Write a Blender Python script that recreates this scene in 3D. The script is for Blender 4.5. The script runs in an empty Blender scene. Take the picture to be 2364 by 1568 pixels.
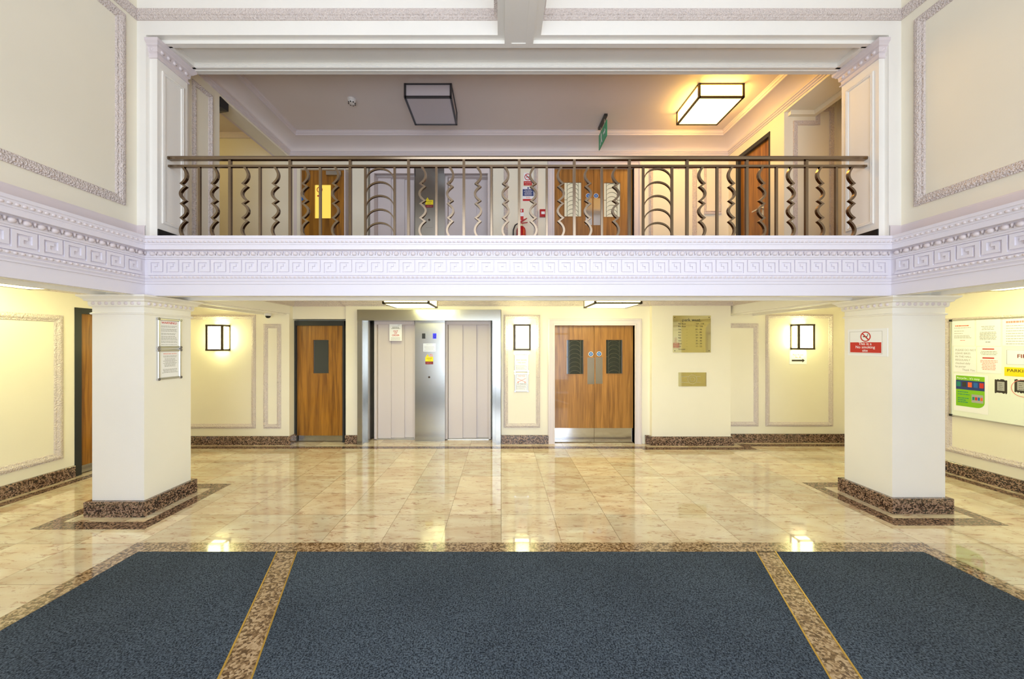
import bpy, math, random
from mathutils import Vector
random.seed(7)
D = bpy.data
COL = bpy.context.scene.collection

# ------------------------------------------------------------------ camera, world, light, exposure
CH = 1.7; F = 825.0; VX, VY = 1157.0, 793.0          # eye height, focal length (px), vanishing point
cam = D.objects.new('camera', D.cameras.new('camera'))
COL.objects.link(cam); bpy.context.scene.camera = cam
cam.location = (0, 0, CH); cam.rotation_euler = (math.pi/2, 0, 0)
cam.data.sensor_width = 36; cam.data.lens = F/2364*36
cam.data.shift_x = (1182-VX)/2364; cam.data.shift_y = (VY-784)/2364
cam.data.clip_start = 0.05
sc = bpy.context.scene
sc.view_settings.view_transform = 'Standard'; sc.view_settings.look = 'None'
sc.view_settings.gamma = 1; sc.view_settings.use_curve_mapping = False
sc.view_settings.exposure = 0.0
sc.cycles.max_bounces = 14; sc.cycles.diffuse_bounces = 8
w = D.worlds.new('sky'); sc.world = w; w.use_nodes = True
w.node_tree.nodes['Background'].inputs[0].default_value = (.72, .85, 1, 1)
w.node_tree.nodes['Background'].inputs[1].default_value = 1.2

def area(name, loc, rot, sx, sy, power, color):
    l = D.lights.new(name, 'AREA'); l.shape = 'RECTANGLE'; l.size = sx; l.size_y = sy
    l.energy = power; l.color = color
    o = D.objects.new(name, l); COL.objects.link(o); o.location = loc; o.rotation_euler = rot
    return o
DAY = (.80, .88, 1.0)
area('daylight_upper_window', (.18, -2.16, 4.05), (math.pi/2, 0, 0), 5.2, 2.2, 178, DAY)
area('daylight_entrance_doors', (.18, -2.16, 1.3), (math.pi/2, 0, 0), 5.0, 2.1, 245, DAY)

def X(px, Y): return (px-VX)*Y/F
def Z(py, Y): return CH+(VY-py)*Y/F

# ------------------------------------------------------------------ materials
def srgb(r, g, b):
    f = lambda c: (c/255/12.92) if c/255 <= .04045 else ((c/255+.055)/1.055)**2.4
    return (f(r), f(g), f(b), 1)
def mat(name, col, rough=.5, metal=0, spec=.5, emit=None, es=0, bump=None, coat=0):
    m = D.materials.new(name); m.use_nodes = True
    n = m.node_tree.nodes; b = n['Principled BSDF']
    b.inputs['Base Color'].default_value = col; b.inputs['Roughness'].default_value = rough
    b.inputs['Metallic'].default_value = metal; b.inputs['Specular IOR Level'].default_value = spec
    b.inputs['Coat Weight'].default_value = coat
    if emit: b.inputs['Emission Color'].default_value = emit; b.inputs['Emission Strength'].default_value = es
    if bump:
        sc_, st, kind = bump
        tc = n.new('ShaderNodeTexCoord')
        t = n.new('ShaderNodeTexNoise' if kind == 'n' else 'ShaderNodeTexVoronoi'); t.inputs['Scale'].default_value = sc_
        bp = n.new('ShaderNodeBump'); bp.inputs['Strength'].default_value = st; bp.inputs['Distance'].default_value = .01
        L = m.node_tree.links
        L.new(tc.outputs['Object'], t.inputs['Vector'])
        L.new(t.outputs['Fac' if kind == 'n' else 'Distance'], bp.inputs['Height']); L.new(bp.outputs[0], b.inputs['Normal'])
    return m
def nodes(m): return m.node_tree.nodes, m.node_tree.links, m.node_tree.nodes['Principled BSDF']
def paint(name, col, var=.03, rough=.55):
    m = mat(name, col, rough, bump=(60, .04, 'n')); n, L, b = nodes(m)
    tc = n.new('ShaderNodeTexCoord'); t = n.new('ShaderNodeTexNoise'); t.inputs['Scale'].default_value = 1.3; t.inputs['Detail'].default_value = 4
    r = n.new('ShaderNodeValToRGB'); c = Vector(col[:3])
    r.color_ramp.elements[0].position = .3; r.color_ramp.elements[1].position = .7
    r.color_ramp.elements[0].color = (*(c*(1-var)), 1); r.color_ramp.elements[1].color = (*(c*(1+var*.5)), 1)
    L.new(tc.outputs['Object'], t.inputs['Vector']); L.new(t.outputs['Fac'], r.inputs[0]); L.new(r.outputs[0], b.inputs['Base Color'])
    return m
M = {}
M['wall'] = paint('cream_wall_paint', srgb(237, 231, 212))
M['beam'] = paint('cream_white_paint', srgb(240, 237, 230))
M['ceil'] = paint('ceiling_paint', srgb(226, 216, 212))
M['trim'] = paint('pale_lilac_moulding_paint', srgb(222, 212, 214), .02)
M['orn'] = mat('ornate_moulding_paint', srgb(218, 206, 200), .55, bump=(75, 1.0, 'v'))
M['key'] = mat('frieze_paint', srgb(226, 221, 228), .5)
M['black'] = mat('black_gloss', srgb(18, 18, 20), .35)
M['darkframe'] = mat('dark_grey_frame_paint', srgb(38, 42, 44), .4)
M['steel'] = mat('brushed_steel', srgb(174, 174, 170), .22, 1)
M['chrome'] = mat('polished_steel', srgb(215, 215, 218), .1, 1)
M['alu'] = mat('satin_aluminium', srgb(205, 205, 198), .32, 1)
M['rail'] = mat('nickel_bronze', srgb(138, 121, 102), .22, 1)
M['brassmirror'] = mat('brass_tinted_mirror', srgb(214, 208, 160), .06, 1)
M['lift'] = mat('pale_lift_door_paint', srgb(212, 202, 202), .38)
M['lampframe'] = mat('bronze_lamp_frame', srgb(66, 52, 34), .4, .3)
M['lamp'] = mat('lit_sconce_glass', (1, 1, 1, 1), .4, emit=(1, .97, .44, 1), es=17)
M['lampceil'] = mat('lit_ceiling_glass', (1, 1, 1, 1), .4, emit=(1, .97, .46, 1), es=15)
M['lampamber'] = mat('lit_amber_glass', (1, 1, 1, 1), .4, emit=(1, .56, .11, 1), es=18)
M['frost'] = mat('unlit_frosted_glass', srgb(205, 198, 205), .2)
M['greyframe'] = mat('grey_lamp_frame', srgb(88, 88, 94), .35, .7)
M['glassdark'] = mat('dark_door_glass', srgb(42, 48, 44), .04, 0, .9)
M['glasslit'] = mat('door_glass_with_lit_room_behind', srgb(120, 100, 40), .2, emit=(1, .72, .12, 1), es=.95)
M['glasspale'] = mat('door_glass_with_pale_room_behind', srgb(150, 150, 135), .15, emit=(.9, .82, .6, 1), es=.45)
M['lead'] = mat('lead_came', srgb(92, 88, 66), .4, .6)
M['white'] = mat('white_paper', srgb(240, 241, 246), .5)
M['board'] = mat('white_board', srgb(232, 238, 228), .25)
M['plastic'] = mat('white_plastic', srgb(225, 222, 220), .35)
M['ink'] = mat('grey_print', srgb(166, 166, 164), .6)
M['dark'] = mat('dark_print', srgb(52, 46, 40), .6)
M['red'] = mat('red_print', srgb(196, 36, 30), .5)
M['redpale'] = mat('pale_red_print', srgb(224, 138, 126), .5)
M['redgloss'] = mat('red_enamel', srgb(176, 16, 26), .25)
M['blue'] = mat('blue_print', srgb(24, 98, 176), .4)
M['navy'] = mat('navy_print', srgb(30, 52, 118), .45)
M['yellow'] = mat('yellow_print', srgb(236, 214, 10), .5)
M['green'] = mat('lime_green_print', srgb(128, 190, 20), .5)
M['exit'] = mat('exit_sign_green', srgb(24, 130, 88), .4, emit=srgb(20, 120, 80), es=.25)
M['maroon'] = mat('maroon_print', srgb(120, 30, 30), .5)
M['teal'] = mat('teal_print', srgb(20, 130, 110), .5)
M['orange'] = mat('orange_print', srgb(232, 100, 40), .5)
M['disp'] = mat('lit_blue_display', srgb(10, 10, 160), .3, emit=(.01, .01, 1, 1), es=.8)
M['kick'] = mat('kick_plate_steel', srgb(205, 208, 216), .12, 1)
M['upfloor'] = mat('upper_floor_carpet', srgb(96, 66, 46), .9)
M['brass'] = mat('brass_edge', srgb(196, 164, 84), .35, .8)

def wood(name, dark, light):
    m = mat(name, light, .33, coat=.25); n, L, b = nodes(m)
    tc = n.new('ShaderNodeTexCoord'); mp = n.new('ShaderNodeMapping'); mp.inputs['Scale'].default_value = (14, 14, .8)
    t = n.new('ShaderNodeTexNoise'); t.inputs['Scale'].default_value = 1.6; t.inputs['Detail'].default_value = 8; t.inputs['Distortion'].default_value = .8
    mp2 = n.new('ShaderNodeMapping'); mp2.inputs['Scale'].default_value = (90, 90, 2.5)
    t2 = n.new('ShaderNodeTexNoise'); t2.inputs['Scale'].default_value = 1; t2.inputs['Detail'].default_value = 3
    mx = n.new('ShaderNodeMath'); mx.operation = 'MULTIPLY_ADD'; mx.inputs[1].default_value = .35
    r = n.new('ShaderNodeValToRGB')
    r.color_ramp.elements[0].position = .45; r.color_ramp.elements[1].position = .85
    r.color_ramp.elements[0].color = dark; r.color_ramp.elements[1].color = light
    L.new(tc.outputs['Object'], mp.inputs[0]); L.new(mp.outputs[0], t.inputs['Vector'])
    L.new(tc.outputs['Object'], mp2.inputs[0]); L.new(mp2.outputs[0], t2.inputs['Vector'])
    L.new(t2.outputs['Fac'], mx.inputs[0]); L.new(t.outputs['Fac'], mx.inputs[2])
    L.new(mx.outputs[0], r.inputs[0]); L.new(r.outputs[0], b.inputs['Base Color'])
    return m
M['wood'] = wood('sapele_veneer', srgb(112, 68, 14), srgb(172, 116, 36))
M['wood2'] = wood('oak_veneer', srgb(122, 80, 30), srgb(174, 122, 56))

def granite(name, cols, scale):
    m = mat(name, (0, 0, 0, 1), .1, coat=.3); n, L, b = nodes(m)
    tc = n.new('ShaderNodeTexCoord'); v = n.new('ShaderNodeTexVoronoi'); v.inputs['Scale'].default_value = scale
    t = n.new('ShaderNodeTexNoise'); t.inputs['Scale'].default_value = scale*1.2; t.inputs['Detail'].default_value = 5
    mx = n.new('ShaderNodeMath'); mx.operation = 'MULTIPLY_ADD'; mx.inputs[1].default_value = .7
    r = n.new('ShaderNodeValToRGB'); r.color_ramp.interpolation = 'LINEAR'
    e = r.color_ramp.elements
    e[0].position = .42; e[0].color = cols[0]; e[1].position = .95; e[1].color = cols[3]
    a = e.new(.58); a.color = cols[1]; a = e.new(.74); a.color = cols[2]
    L.new(tc.outputs['Object'], v.inputs['Vector']); L.new(tc.outputs['Object'], t.inputs['Vector'])
    sp = n.new('ShaderNodeSeparateColor'); L.new(v.outputs['Color'], sp.inputs[0])
    L.new(sp.outputs[0], mx.inputs[0]); 
    m2 = n.new('ShaderNodeMath'); m2.operation = 'MULTIPLY'; m2.inputs[1].default_value = .7
    L.new(t.outputs['Fac'], m2.inputs[0]); L.new(m2.outputs[0], mx.inputs[2])
    L.new(mx.outputs[0], r.inputs[0]); L.new(r.outputs[0], b.inputs['Base Color'])
    return m
M['granite'] = granite('baltic_brown_granite', [srgb(26, 20, 20), srgb(66, 46, 36), srgb(124, 96, 76), srgb(160, 132, 112)], 85)
M['granitelight'] = granite('tan_brown_granite_band', [srgb(84, 64, 46), srgb(118, 94, 68), srgb(150, 124, 94), srgb(180, 156, 126)], 75)

def marble():
    m = mat('polished_cream_marble_tiles', (1, 1, 1, 1), .045, coat=.35); n, L, b = nodes(m)
    b.inputs['Coat Roughness'].default_value = .012
    tc = n.new('ShaderNodeTexCoord'); s = n.new('ShaderNodeSeparateXYZ'); L.new(tc.outputs['Object'], s.inputs[0])
    T = .5140
    def math_(op, a, bb=None, c=None):
        q = n.new('ShaderNodeMath'); q.operation = op
        for i, v in enumerate((a, bb, c)):
            if v is None: continue
            if isinstance(v, (int, float)): q.inputs[i].default_value = v
            else: L.new(v, q.inputs[i])
        return q.outputs[0]
    ux = math_('DIVIDE', s.outputs[0], T); uy = math_('DIVIDE', math_('SUBTRACT', s.outputs[1], 3.03), T)
    fx = math_('FRACT', ux); fy = math_('FRACT', uy)
    ix = math_('FLOOR', ux); iy = math_('FLOOR', uy)
    cid = n.new('ShaderNodeCombineXYZ'); L.new(ix, cid.inputs[0]); L.new(iy, cid.inputs[1])
    wn = n.new('ShaderNodeTexWhiteNoise'); L.new(cid.outputs[0], wn.inputs['Vector'])
    dx = math_('MINIMUM', fx, math_('SUBTRACT', 1, fx)); dy = math_('MINIMUM', fy, math_('SUBTRACT', 1, fy))
    d = math_('MINIMUM', dx, dy); joint = math_('LESS_THAN', d, .0042)
    off = n.new('ShaderNodeVectorMath'); off.operation = 'MULTIPLY_ADD'
    L.new(wn.outputs['Color'], off.inputs[0]); off.inputs[1].default_value = (19, 23, 7); L.new(tc.outputs['Object'], off.inputs[2])
    rot = n.new('ShaderNodeMapping'); rot.inputs['Rotation'].default_value = (0, 0, .7); rot.inputs['Scale'].default_value = (.7, 2.2, 1)
    L.new(off.outputs[0], rot.inputs[0])
    t = n.new('ShaderNodeTexNoise'); t.inputs['Scale'].default_value = 2.2; t.inputs['Detail'].default_value = 7; t.inputs['Distortion'].default_value = 1.4
    L.new(rot.outputs[0], t.inputs['Vector'])
    t2 = n.new('ShaderNodeTexNoise'); t2.inputs['Scale'].default_value = 12; t2.inputs['Detail'].default_value = 8; t2.inputs['Roughness'].default_value = .7; t2.inputs['Distortion'].default_value = 1.0
    L.new(rot.outputs[0], t2.inputs['Vector'])
    r = n.new('ShaderNodeValToRGB'); e = r.color_ramp.elements
    e[0].position = .25; e[0].color = srgb(208, 180, 150); e[1].position = .75; e[1].color = srgb(240, 233, 210)
    a = e.new(.5); a.color = srgb(228, 211, 182)
    L.new(t.outputs['Fac'], r.inputs[0])
    r2 = n.new('ShaderNodeValToRGB'); e = r2.color_ramp.elements
    e[0].position = .35; e[0].color = (1, 1, 1, 1); e[1].position = .46; e[1].color = (0, 0, 0, 1)
    L.new(t2.outputs['Fac'], r2.inputs[0])
    mx = n.new('ShaderNodeMix'); mx.data_type = 'RGBA'
    f1 = math_('MULTIPLY', r2.outputs[0], .75); L.new(f1, mx.inputs[0]); L.new(r.outputs[0], mx.inputs[6]); mx.inputs[7].default_value = srgb(158, 102, 76)
    hsv = n.new('ShaderNodeHueSaturation'); L.new(mx.outputs[2], hsv.inputs['Color'])
    val = math_('MULTIPLY_ADD', wn.outputs['Value'], .20, .74); L.new(val, hsv.inputs['Value'])
    m2 = n.new('ShaderNodeMix'); m2.data_type = 'RGBA'; L.new(math_('MULTIPLY', joint, .75), m2.inputs[0]); L.new(hsv.outputs[0], m2.inputs[6]); m2.inputs[7].default_value = srgb(104, 84, 58)
    L.new(m2.outputs[2], b.inputs['Base Color'])
    return m
M['marble'] = marble()
def matcarpet():
    m = mat('ribbed_entrance_mat_fibre', srgb(60, 70, 88), .95, spec=.15); n, L, b = nodes(m)
    tc = n.new('ShaderNodeTexCoord'); t = n.new('ShaderNodeTexNoise'); t.inputs['Scale'].default_value = 120; t.inputs['Detail'].default_value = 3
    t2 = n.new('ShaderNodeTexNoise'); t2.inputs['Scale'].default_value = 1.6; t2.inputs['Detail'].default_value = 5
    r = n.new('ShaderNodeValToRGB'); e = r.color_ramp.elements
    e[0].position = .36; e[0].color = srgb(30, 36, 46); e[1].position = .66; e[1].color = srgb(92, 104, 118)
    L.new(tc.outputs['Object'], t.inputs['Vector']); L.new(t.outputs['Fac'], r.inputs[0])
    L.new(tc.outputs['Object'], t2.inputs['Vector'])
    mx = n.new('ShaderNodeMix'); mx.data_type = 'RGBA'; mx.blend_type = 'MULTIPLY'; mx.inputs[0].default_value = .55
    r2 = n.new('ShaderNodeValToRGB'); r2.color_ramp.elements[0].position = .35; r2.color_ramp.elements[0].color = (.62, .62, .64, 1); r2.color_ramp.elements[1].position = .65
    L.new(t2.outputs['Fac'], r2.inputs[0]); L.new(r.outputs[0], mx.inputs[6]); L.new(r2.outputs[0], mx.inputs[7])
    L.new(mx.outputs[2], b.inputs['Base Color'])
    bp = n.new('ShaderNodeBump'); bp.inputs['Strength'].default_value = .6; bp.inputs['Distance'].default_value = .004
    L.new(t.outputs['Fac'], bp.inputs['Height']); L.new(bp.outputs[0], b.inputs['Normal'])
    return m
M['mat'] = matcarpet()

# ------------------------------------------------------------------ mesh helpers
def tag(o, label=None, cat=None, group=None, kind=None):
    if label: o['label'] = label
    if cat: o['category'] = cat
    if group: o['group'] = group
    if kind: o['kind'] = kind
    return o
def wloc(o):
    v = Vector((0, 0, 0))
    while o: v += o.location; o = o.parent
    return v
def thing(name, loc, label, cat, group=None, kind=None):
    o = D.objects.new(name, None); COL.objects.link(o); o.location = loc; o.empty_display_size = .1
    return tag(o, label, cat, group, kind)
class Pl:                                   # a wall plane: a along the wall, b up, c out of the wall
    def __init__(s, o, u, n): s.o = Vector(o); s.u = Vector(u); s.n = Vector(n); s.v = Vector((0, 0, 1))
    def p(s, a, b, c=0): return s.o+s.u*a+s.v*b+s.n*c
def BACK(Y): return Pl((0, Y, 0), (1, 0, 0), (0, -1, 0))
def LEFTW(x): return Pl((x, 0, 0), (0, 1, 0), (1, 0, 0))
def RIGHTW(x): return Pl((x, 0, 0), (0, -1, 0), (-1, 0, 0))     # a = -Y
class MB:
    def __init__(s): s.v = []; s.f = []; s.sm = False
    def add(s, vs, fs):
        k = len(s.v); s.v += [tuple(p) for p in vs]; s.f += [tuple(i+k for i in f) for f in fs]; return s
    def hexa(s, c): return s.add(c, [(0,3,2,1),(4,5,6,7),(0,1,5,4),(1,2,6,5),(2,3,7,6),(3,0,4,7)])
    def box(s, x0, x1, y0, y1, z0, z1):
        return s.hexa([(x0,y0,z0),(x1,y0,z0),(x1,y1,z0),(x0,y1,z0),(x0,y0,z1),(x1,y0,z1),(x1,y1,z1),(x0,y1,z1)])
    def pbox(s, pl, a0, a1, b0, b1, c0, c1):
        return s.hexa([pl.p(a0,b0,c0),pl.p(a1,b0,c0),pl.p(a1,b0,c1),pl.p(a0,b0,c1),pl.p(a0,b1,c0),pl.p(a1,b1,c0),pl.p(a1,b1,c1),pl.p(a0,b1,c1)])
    def prism(s, pts0, pts1):
        n = len(pts0)
        return s.add(list(pts0)+list(pts1), [tuple(range(n-1,-1,-1)), tuple(range(n,2*n))]+[(i,(i+1)%n,(i+1)%n+n,i+n) for i in range(n)])
    def ppoly(s, pl, pts, c0, c1): return s.prism([pl.p(a,b,c0) for a,b in pts], [pl.p(a,b,c1) for a,b in pts])
    def strip(s, rows, closed=False):                  # rows of equal-length point lists
        k = len(rows[0]); vs = [p for r in rows for p in r]; n = len(rows); fs = []
        for i in range(n if closed else n-1):
            j = (i+1) % n
            for q in range(k-1): fs.append((i*k+q, i*k+q+1, j*k+q+1, j*k+q))
        return s.add(vs, fs)
    def cyl(s, p0, p1, r0, r1=None, n=16):
        p0 = Vector(p0); p1 = Vector(p1); r1 = r0 if r1 is None else r1
        d = (p1-p0).normalized(); a = d.orthogonal().normalized(); b = d.cross(a)
        c = [(a*math.cos(2*math.pi*i/n)+b*math.sin(2*math.pi*i/n)) for i in range(n)]
        return s.prism([p0+q*r0 for q in c], [p1+q*r1 for q in c])
    def tube(s, pts, r, n=8):
        pts = [Vector(p) for p in pts]; rows = []
        for i, p in enumerate(pts):
            d = (pts[min(i+1, len(pts)-1)]-pts[max(i-1, 0)]).normalized()
            ref = Vector((0, 1, 0)) if abs(d.y) < .9 else Vector((1, 0, 0))
            a = d.cross(ref).normalized(); b = d.cross(a)
            rows.append([p+(a*math.cos(2*math.pi*k/n)+b*math.sin(2*math.pi*k/n))*r for k in range(n+1)])
        return s.strip(rows)
    def lathe(s, base, prof, n=20, axis='z'):
        b = Vector(base); rows = []
        for r, h in prof:
            row = []
            for k in range(n+1):
                t = 2*math.pi*k/n
                row.append(b+(Vector((r*math.cos(t), r*math.sin(t), h)) if axis == 'z' else Vector((r*math.cos(t), h, r*math.sin(t)))))
            rows.append(row)
        return s.strip(rows)
    def egg(s, c, ra, rn, rz, u, nrm):                 # half-round bead on a moulding
        c = Vector(c); u = Vector(u); nrm = Vector(nrm); rows = []
        for i in range(5):
            th = math.pi*i/4-math.pi/2
            rows.append([c+Vector((0, 0, 1))*rz*math.sin(th)+(u*ra*math.cos(ph)+nrm*rn*math.sin(ph))*math.cos(th) for ph in [math.pi*q/6 for q in range(7)]])
        return s.strip(rows)
    def build(s, name, m, parent=None, smooth=False, origin=None):
        me = D.meshes.new(name)
        if parent is not None: o0 = wloc(parent)
        elif origin is not None: o0 = Vector(origin)
        else: o0 = Vector((0, 0, 0))
        me.from_pydata([Vector(p)-o0 for p in s.v], [], s.f)
        import bmesh
        bm = bmesh.new(); bm.from_mesh(me); bmesh.ops.remove_doubles(bm, verts=bm.verts, dist=1e-6)
        bmesh.ops.recalc_face_normals(bm, faces=bm.faces); bm.to_mesh(me); bm.free()
        if smooth:
            for p in me.polygons: p.use_smooth = True
        me.materials.append(M[m] if isinstance(m, str) else m)
        o = D.objects.new(name, me); COL.objects.link(o)
        if parent is not None: o.parent = parent
        else: o.location = o0
        return o
def struct(mb, name, m, label, cat, parent=None):
    o = mb.build(name, m, parent)
    if parent is None: tag(o, label, cat, kind='structure')
    return o
def sweep(mb, prof, path, side=1, closed=False):       # horizontal mitred sweep; prof = (out, z)
    P = [Vector(p) for p in path]; n = len(P); rows = []
    for i in range(n):
        if closed: a, b = P[i-1], P[(i+1) % n]
        else: a, b = P[max(i-1, 0)], P[min(i+1, n-1)]
        d1 = (P[i]-a).normalized() if (closed or i > 0) else (b-P[i]).normalized()
        d2 = (b-P[i]).normalized() if (closed or i < n-1) else d1
        n1 = Vector((-d1.y, d1.x))*side; n2 = Vector((-d2.y, d2.x))*side
        m_ = (n1+n2); m_ = m_/max(m_.length_squared/2, .1)
        rows.append([(P[i].x+m_.x*o, P[i].y+m_.y*o, z) for o, z in prof])
    return mb.strip(rows, closed)
def frame(mb, pl, a0, a1, b0, b1, prof):               # closed mitred frame in a wall plane; prof = (inset, out)
    rows = []
    for sa, sb, a, b in ((1, 1, a0, b0), (-1, 1, a1, b0), (-1, -1, a1, b1), (1, -1, a0, b1)):
        rows.append([pl.p(a+sa*i, b+sb*i, c) for i, c in prof])
    return mb.strip(rows, True)
PANEL = [(0, -.004), (0, .014), (.012, .018), (.018, .028), (.034, .030), (.046, .022), (.052, .014), (.064, .012), (.07, .003), (.072, -.004)]
def panel(name, pl, a0, a1, b0, b1, label, m='orn', wdt=1.0):
    mb = MB(); frame(mb, pl, a0, a1, b0, b1, [(i*wdt, c) for i, c in PANEL])
    return struct(mb, name, m, label, 'wall panel moulding')
def text(s, size, pl, a, b, c, m, parent, name='lettering', align='CENTER', sx=1.0, bold=.0):
    cu = D.curves.new('t', 'FONT'); cu.body = s; cu.size = size; cu.align_x = align; cu.extrude = .0006; cu.offset = bold; cu.resolution_u = 3
    o = D.objects.new('t', cu); COL.objects.link(o)
    dg = bpy.context.evaluated_depsgraph_get(); me = D.meshes.new_from_object(o.evaluated_get(dg))
    mb = MB(); mb.add([pl.p(a+v.co.x*sx, b+v.co.y, c+v.co.z) for v in me.vertices], [tuple(p.vertices) for p in me.polygons])
    D.objects.remove(o); D.curves.remove(cu); D.meshes.remove(me)
    me2 = D.meshes.new(name); o0 = wloc(parent)
    me2.from_pydata([Vector(p)-o0 for p in mb.v], [], mb.f); me2.materials.append(M[m])
    r = D.objects.new(name, me2); COL.objects.link(r); r.parent = parent
    return r
def lines(pl, a0, a1, b1, n, step, h, c, m, parent, name='print', seed=1, centre=False, jag=.3):
    rr = random.Random(seed); mb = MB()
    for i in range(n):
        wd = (a1-a0)*(1-jag*rr.random()); b = b1-i*step
        s0 = (a0+a1-wd)/2 if centre else a0
        x = s0
        while x < s0+wd-.003:
            e = min(x+rr.uniform(.008, .03), s0+wd); mb.pbox(pl, x, e, b-h, b, c, c+.0006); x = e+.004
    return mb.build(name, m, parent)

# ------------------------------------------------------------------ plan of the building
XL, XR = -3.547, 3.884            # frieze planes at the sides of the hall
YF = 3.56                         # frieze plane of the balcony
UXL, UXR, UYF = -3.67, 4.03, 3.60 # upper wall planes
WL, WR = -5.44, 5.92              # outer walls of the ground floor
YB = -2.0                         # entrance wall behind the camera
CL = 2.415; UF = 2.72; UC = 5.187 # low ceiling, upper floor, upper ceiling
BB = 2.175                        # beam bottoms

# ---- floor
m = MB(); m.box(WL-.3, WR+.3, YB-.3, 6.7, -.2, 0); struct(m, 'floor', 'marble', 'polished cream marble tile floor of the hall', 'floor')
def band(mb, path, w0, w1, side, z=.0015, closed=False):
    sweep(mb, [(w0, -.01), (w0, z), (w1, z), (w1, -.01)], path, side, closed)
pierL = (-4.04, -3.526, 3.53, 4.06); pierR = (3.94, 4.473, 3.60, 4.10)
ti = 1
rear_path = [(WL, YB), (WL, 6.0), (-3.556, 6.0), (-3.556, 6.12), (-2.637, 6.12), (-2.637, 6.06), (2.518, 6.06), (2.518, 5.97), (3.835, 5.97), (3.835, 6.15), (WR, 6.15), (WR, YB)]
floor_path = [(WL, YB), (WL, 6.0), (2.418, 6.0), (2.518, 5.97), (3.835, 5.97), (3.95, 6.15), (WR, 6.15), (WR, YB)]
m = MB(); band(m, [(WL, YB), (WL, 6.0), (2.50, 6.0), (2.50, 5.95), (3.86, 5.95), (3.86, 6.13), (WR, 6.13), (WR, YB)], .11, .235, -1)
struct(m, 'trim_1', 'granite', 'dark brown granite line inlaid in the floor along the walls', 'floor inlay')
for k, (x0, x1, y0, y1) in enumerate((pierL, pierR)):
    m = MB(); band(m, [(x0, y0), (x1, y0), (x1, y1), (x0, y1)], .13, .265, -1, closed=True)
    struct(m, 'trim_%d' % (k+2), 'granite', 'dark granite ring inlaid in the floor around the %s column' % ('left', 'right')[k], 'floor inlay')
# granite border of the mat well with the two slanting bars
m = MB(); XO, XI, RO, RI, YO, YI = -3.09, -2.95, 3.575, 3.43, 3.035, 2.905
band(m, [(XO, YB+.4), (XO, YO), (RO, YO), (RO, YB+.4)], 0, .14, -1, z=.008)
def bar_x(x_top, x_mid, y): return x_top+(x_mid-x_top)*(2.88-y)/(2.88-1.81)
def quadbar(mb, xa, xb, xc, xd, y0, y1, z):     # xa/xb at top, xc/xd at 1.81
    a0, b0 = bar_x(xa, xc, y1), bar_x(xb, xd, y1); a1, b1 = bar_x(xa, xc, y0), bar_x(xb, xd, y0)
    p = [(a0, y1), (a1, y0), (b1, y0), (b0, y1)]
    mb.prism([(x, y, 0) for x, y in p], [(x, y, z) for x, y in p])
LBAR = (-1.808, -1.655, -1.426, -1.266); RBAR = (2.068, 2.215, 1.667, 1.816)
YE = .2
quadbar(m, *LBAR, YE, YI, .008); quadbar(m, *RBAR, YE, YI, .008)
struct(m, 'trim_4', 'granitelight', 'brown speckled granite border and slanting bars around the entrance mats', 'floor border')
m = MB()
for b in (LBAR, RBAR):
    for k in (0, 1):
        s_ = -1 if k == 0 else 1
        quadbar(m, b[k]-.005+s_*.004, b[k]+.005+s_*.004, b[k+2]-.005+s_*.004, b[k+2]+.005+s_*.004, YE, YI, .0115)
struct(m, 'trim_5', 'brass', 'thin brass edging strips beside the slanting granite bars', 'floor edging')
def emat(pts, label):
    cx = sum(p[0] for p in pts)/len(pts); cy = sum(p[1] for p in pts)/len(pts)
    mb = MB(); mb.prism([(x, y, .001) for x, y in pts], [(x, y, .010) for x, y in pts])
    tag(mb.build('entrance_mat', 'mat', origin=(cx, cy, 0)), label, 'mat', 'entrance mats')
g = .006; yt = YI-g
emat([(XI+g, yt), (XI+g, YE), (bar_x(LBAR[0], LBAR[2], YE)-g, YE), (bar_x(LBAR[0], LBAR[2], yt)-g, yt)], 'dark blue-grey entrance mat on the left of the two slanting granite bars')
emat([(bar_x(LBAR[1], LBAR[3], yt)+g, yt), (bar_x(LBAR[1], LBAR[3], YE)+g, YE), (bar_x(RBAR[0], RBAR[2], YE)-g, YE), (bar_x(RBAR[0], RBAR[2], yt)-g, yt)], 'large dark blue-grey entrance mat between the two slanting granite bars')
emat([(bar_x(RBAR[1], RBAR[3], yt)+g, yt), (bar_x(RBAR[1], RBAR[3], YE)+g, YE), (RI-g, YE), (RI-g, yt)], 'dark blue-grey entrance mat on the right of the two slanting granite bars')

# ---- ground floor walls
m = MB(); m.box(WL-.3, WL, YB, 4.556, 0, CL); m.box(WL-.3, WL, 5.45, 6.5, 0, CL); m.box(WL-.3, WL, 4.556, 5.45, 2.16, CL); m.box(WL-.3, WL-.12, 4.5, 5.5, 0, 2.2)
struct(m, 'wall_left', 'wall', 'cream painted left wall of the ground floor', 'wall')
m = MB(); m.box(WR, WR+.3, YB, 6.5, 0, CL); struct(m, 'wall_right', 'wall', 'cream painted right wall of the ground floor', 'wall')
m = MB(); Yr = 6.7
m.box(WL-.3, -3.556, 6.0, Yr, 0, CL)
m.box(-3.556, -2.637, 6.10, Yr, 2.115, CL); m.box(-3.556, -2.637, 6.30, Yr, 0, 2.115)
m.box(-2.637, -2.427, 6.06, Yr, 0, CL)
struct(m, 'wall_rear_left', 'wall', 'cream painted far wall left of the lifts', 'wall'); m = MB()
m.box(-2.427, .0, 6.5, Yr, 0, 2.27); struct(m, 'wall_lift_shaft', 'wall', 'wall behind the ground floor lift doors', 'wall'); m = MB()
m.box(-2.427, .0, 6.06, Yr, 2.27, CL); struct(m, 'wall_over_lifts', 'wall', 'strip of cream wall above the steel lift lintel', 'wall'); m = MB()
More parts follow.
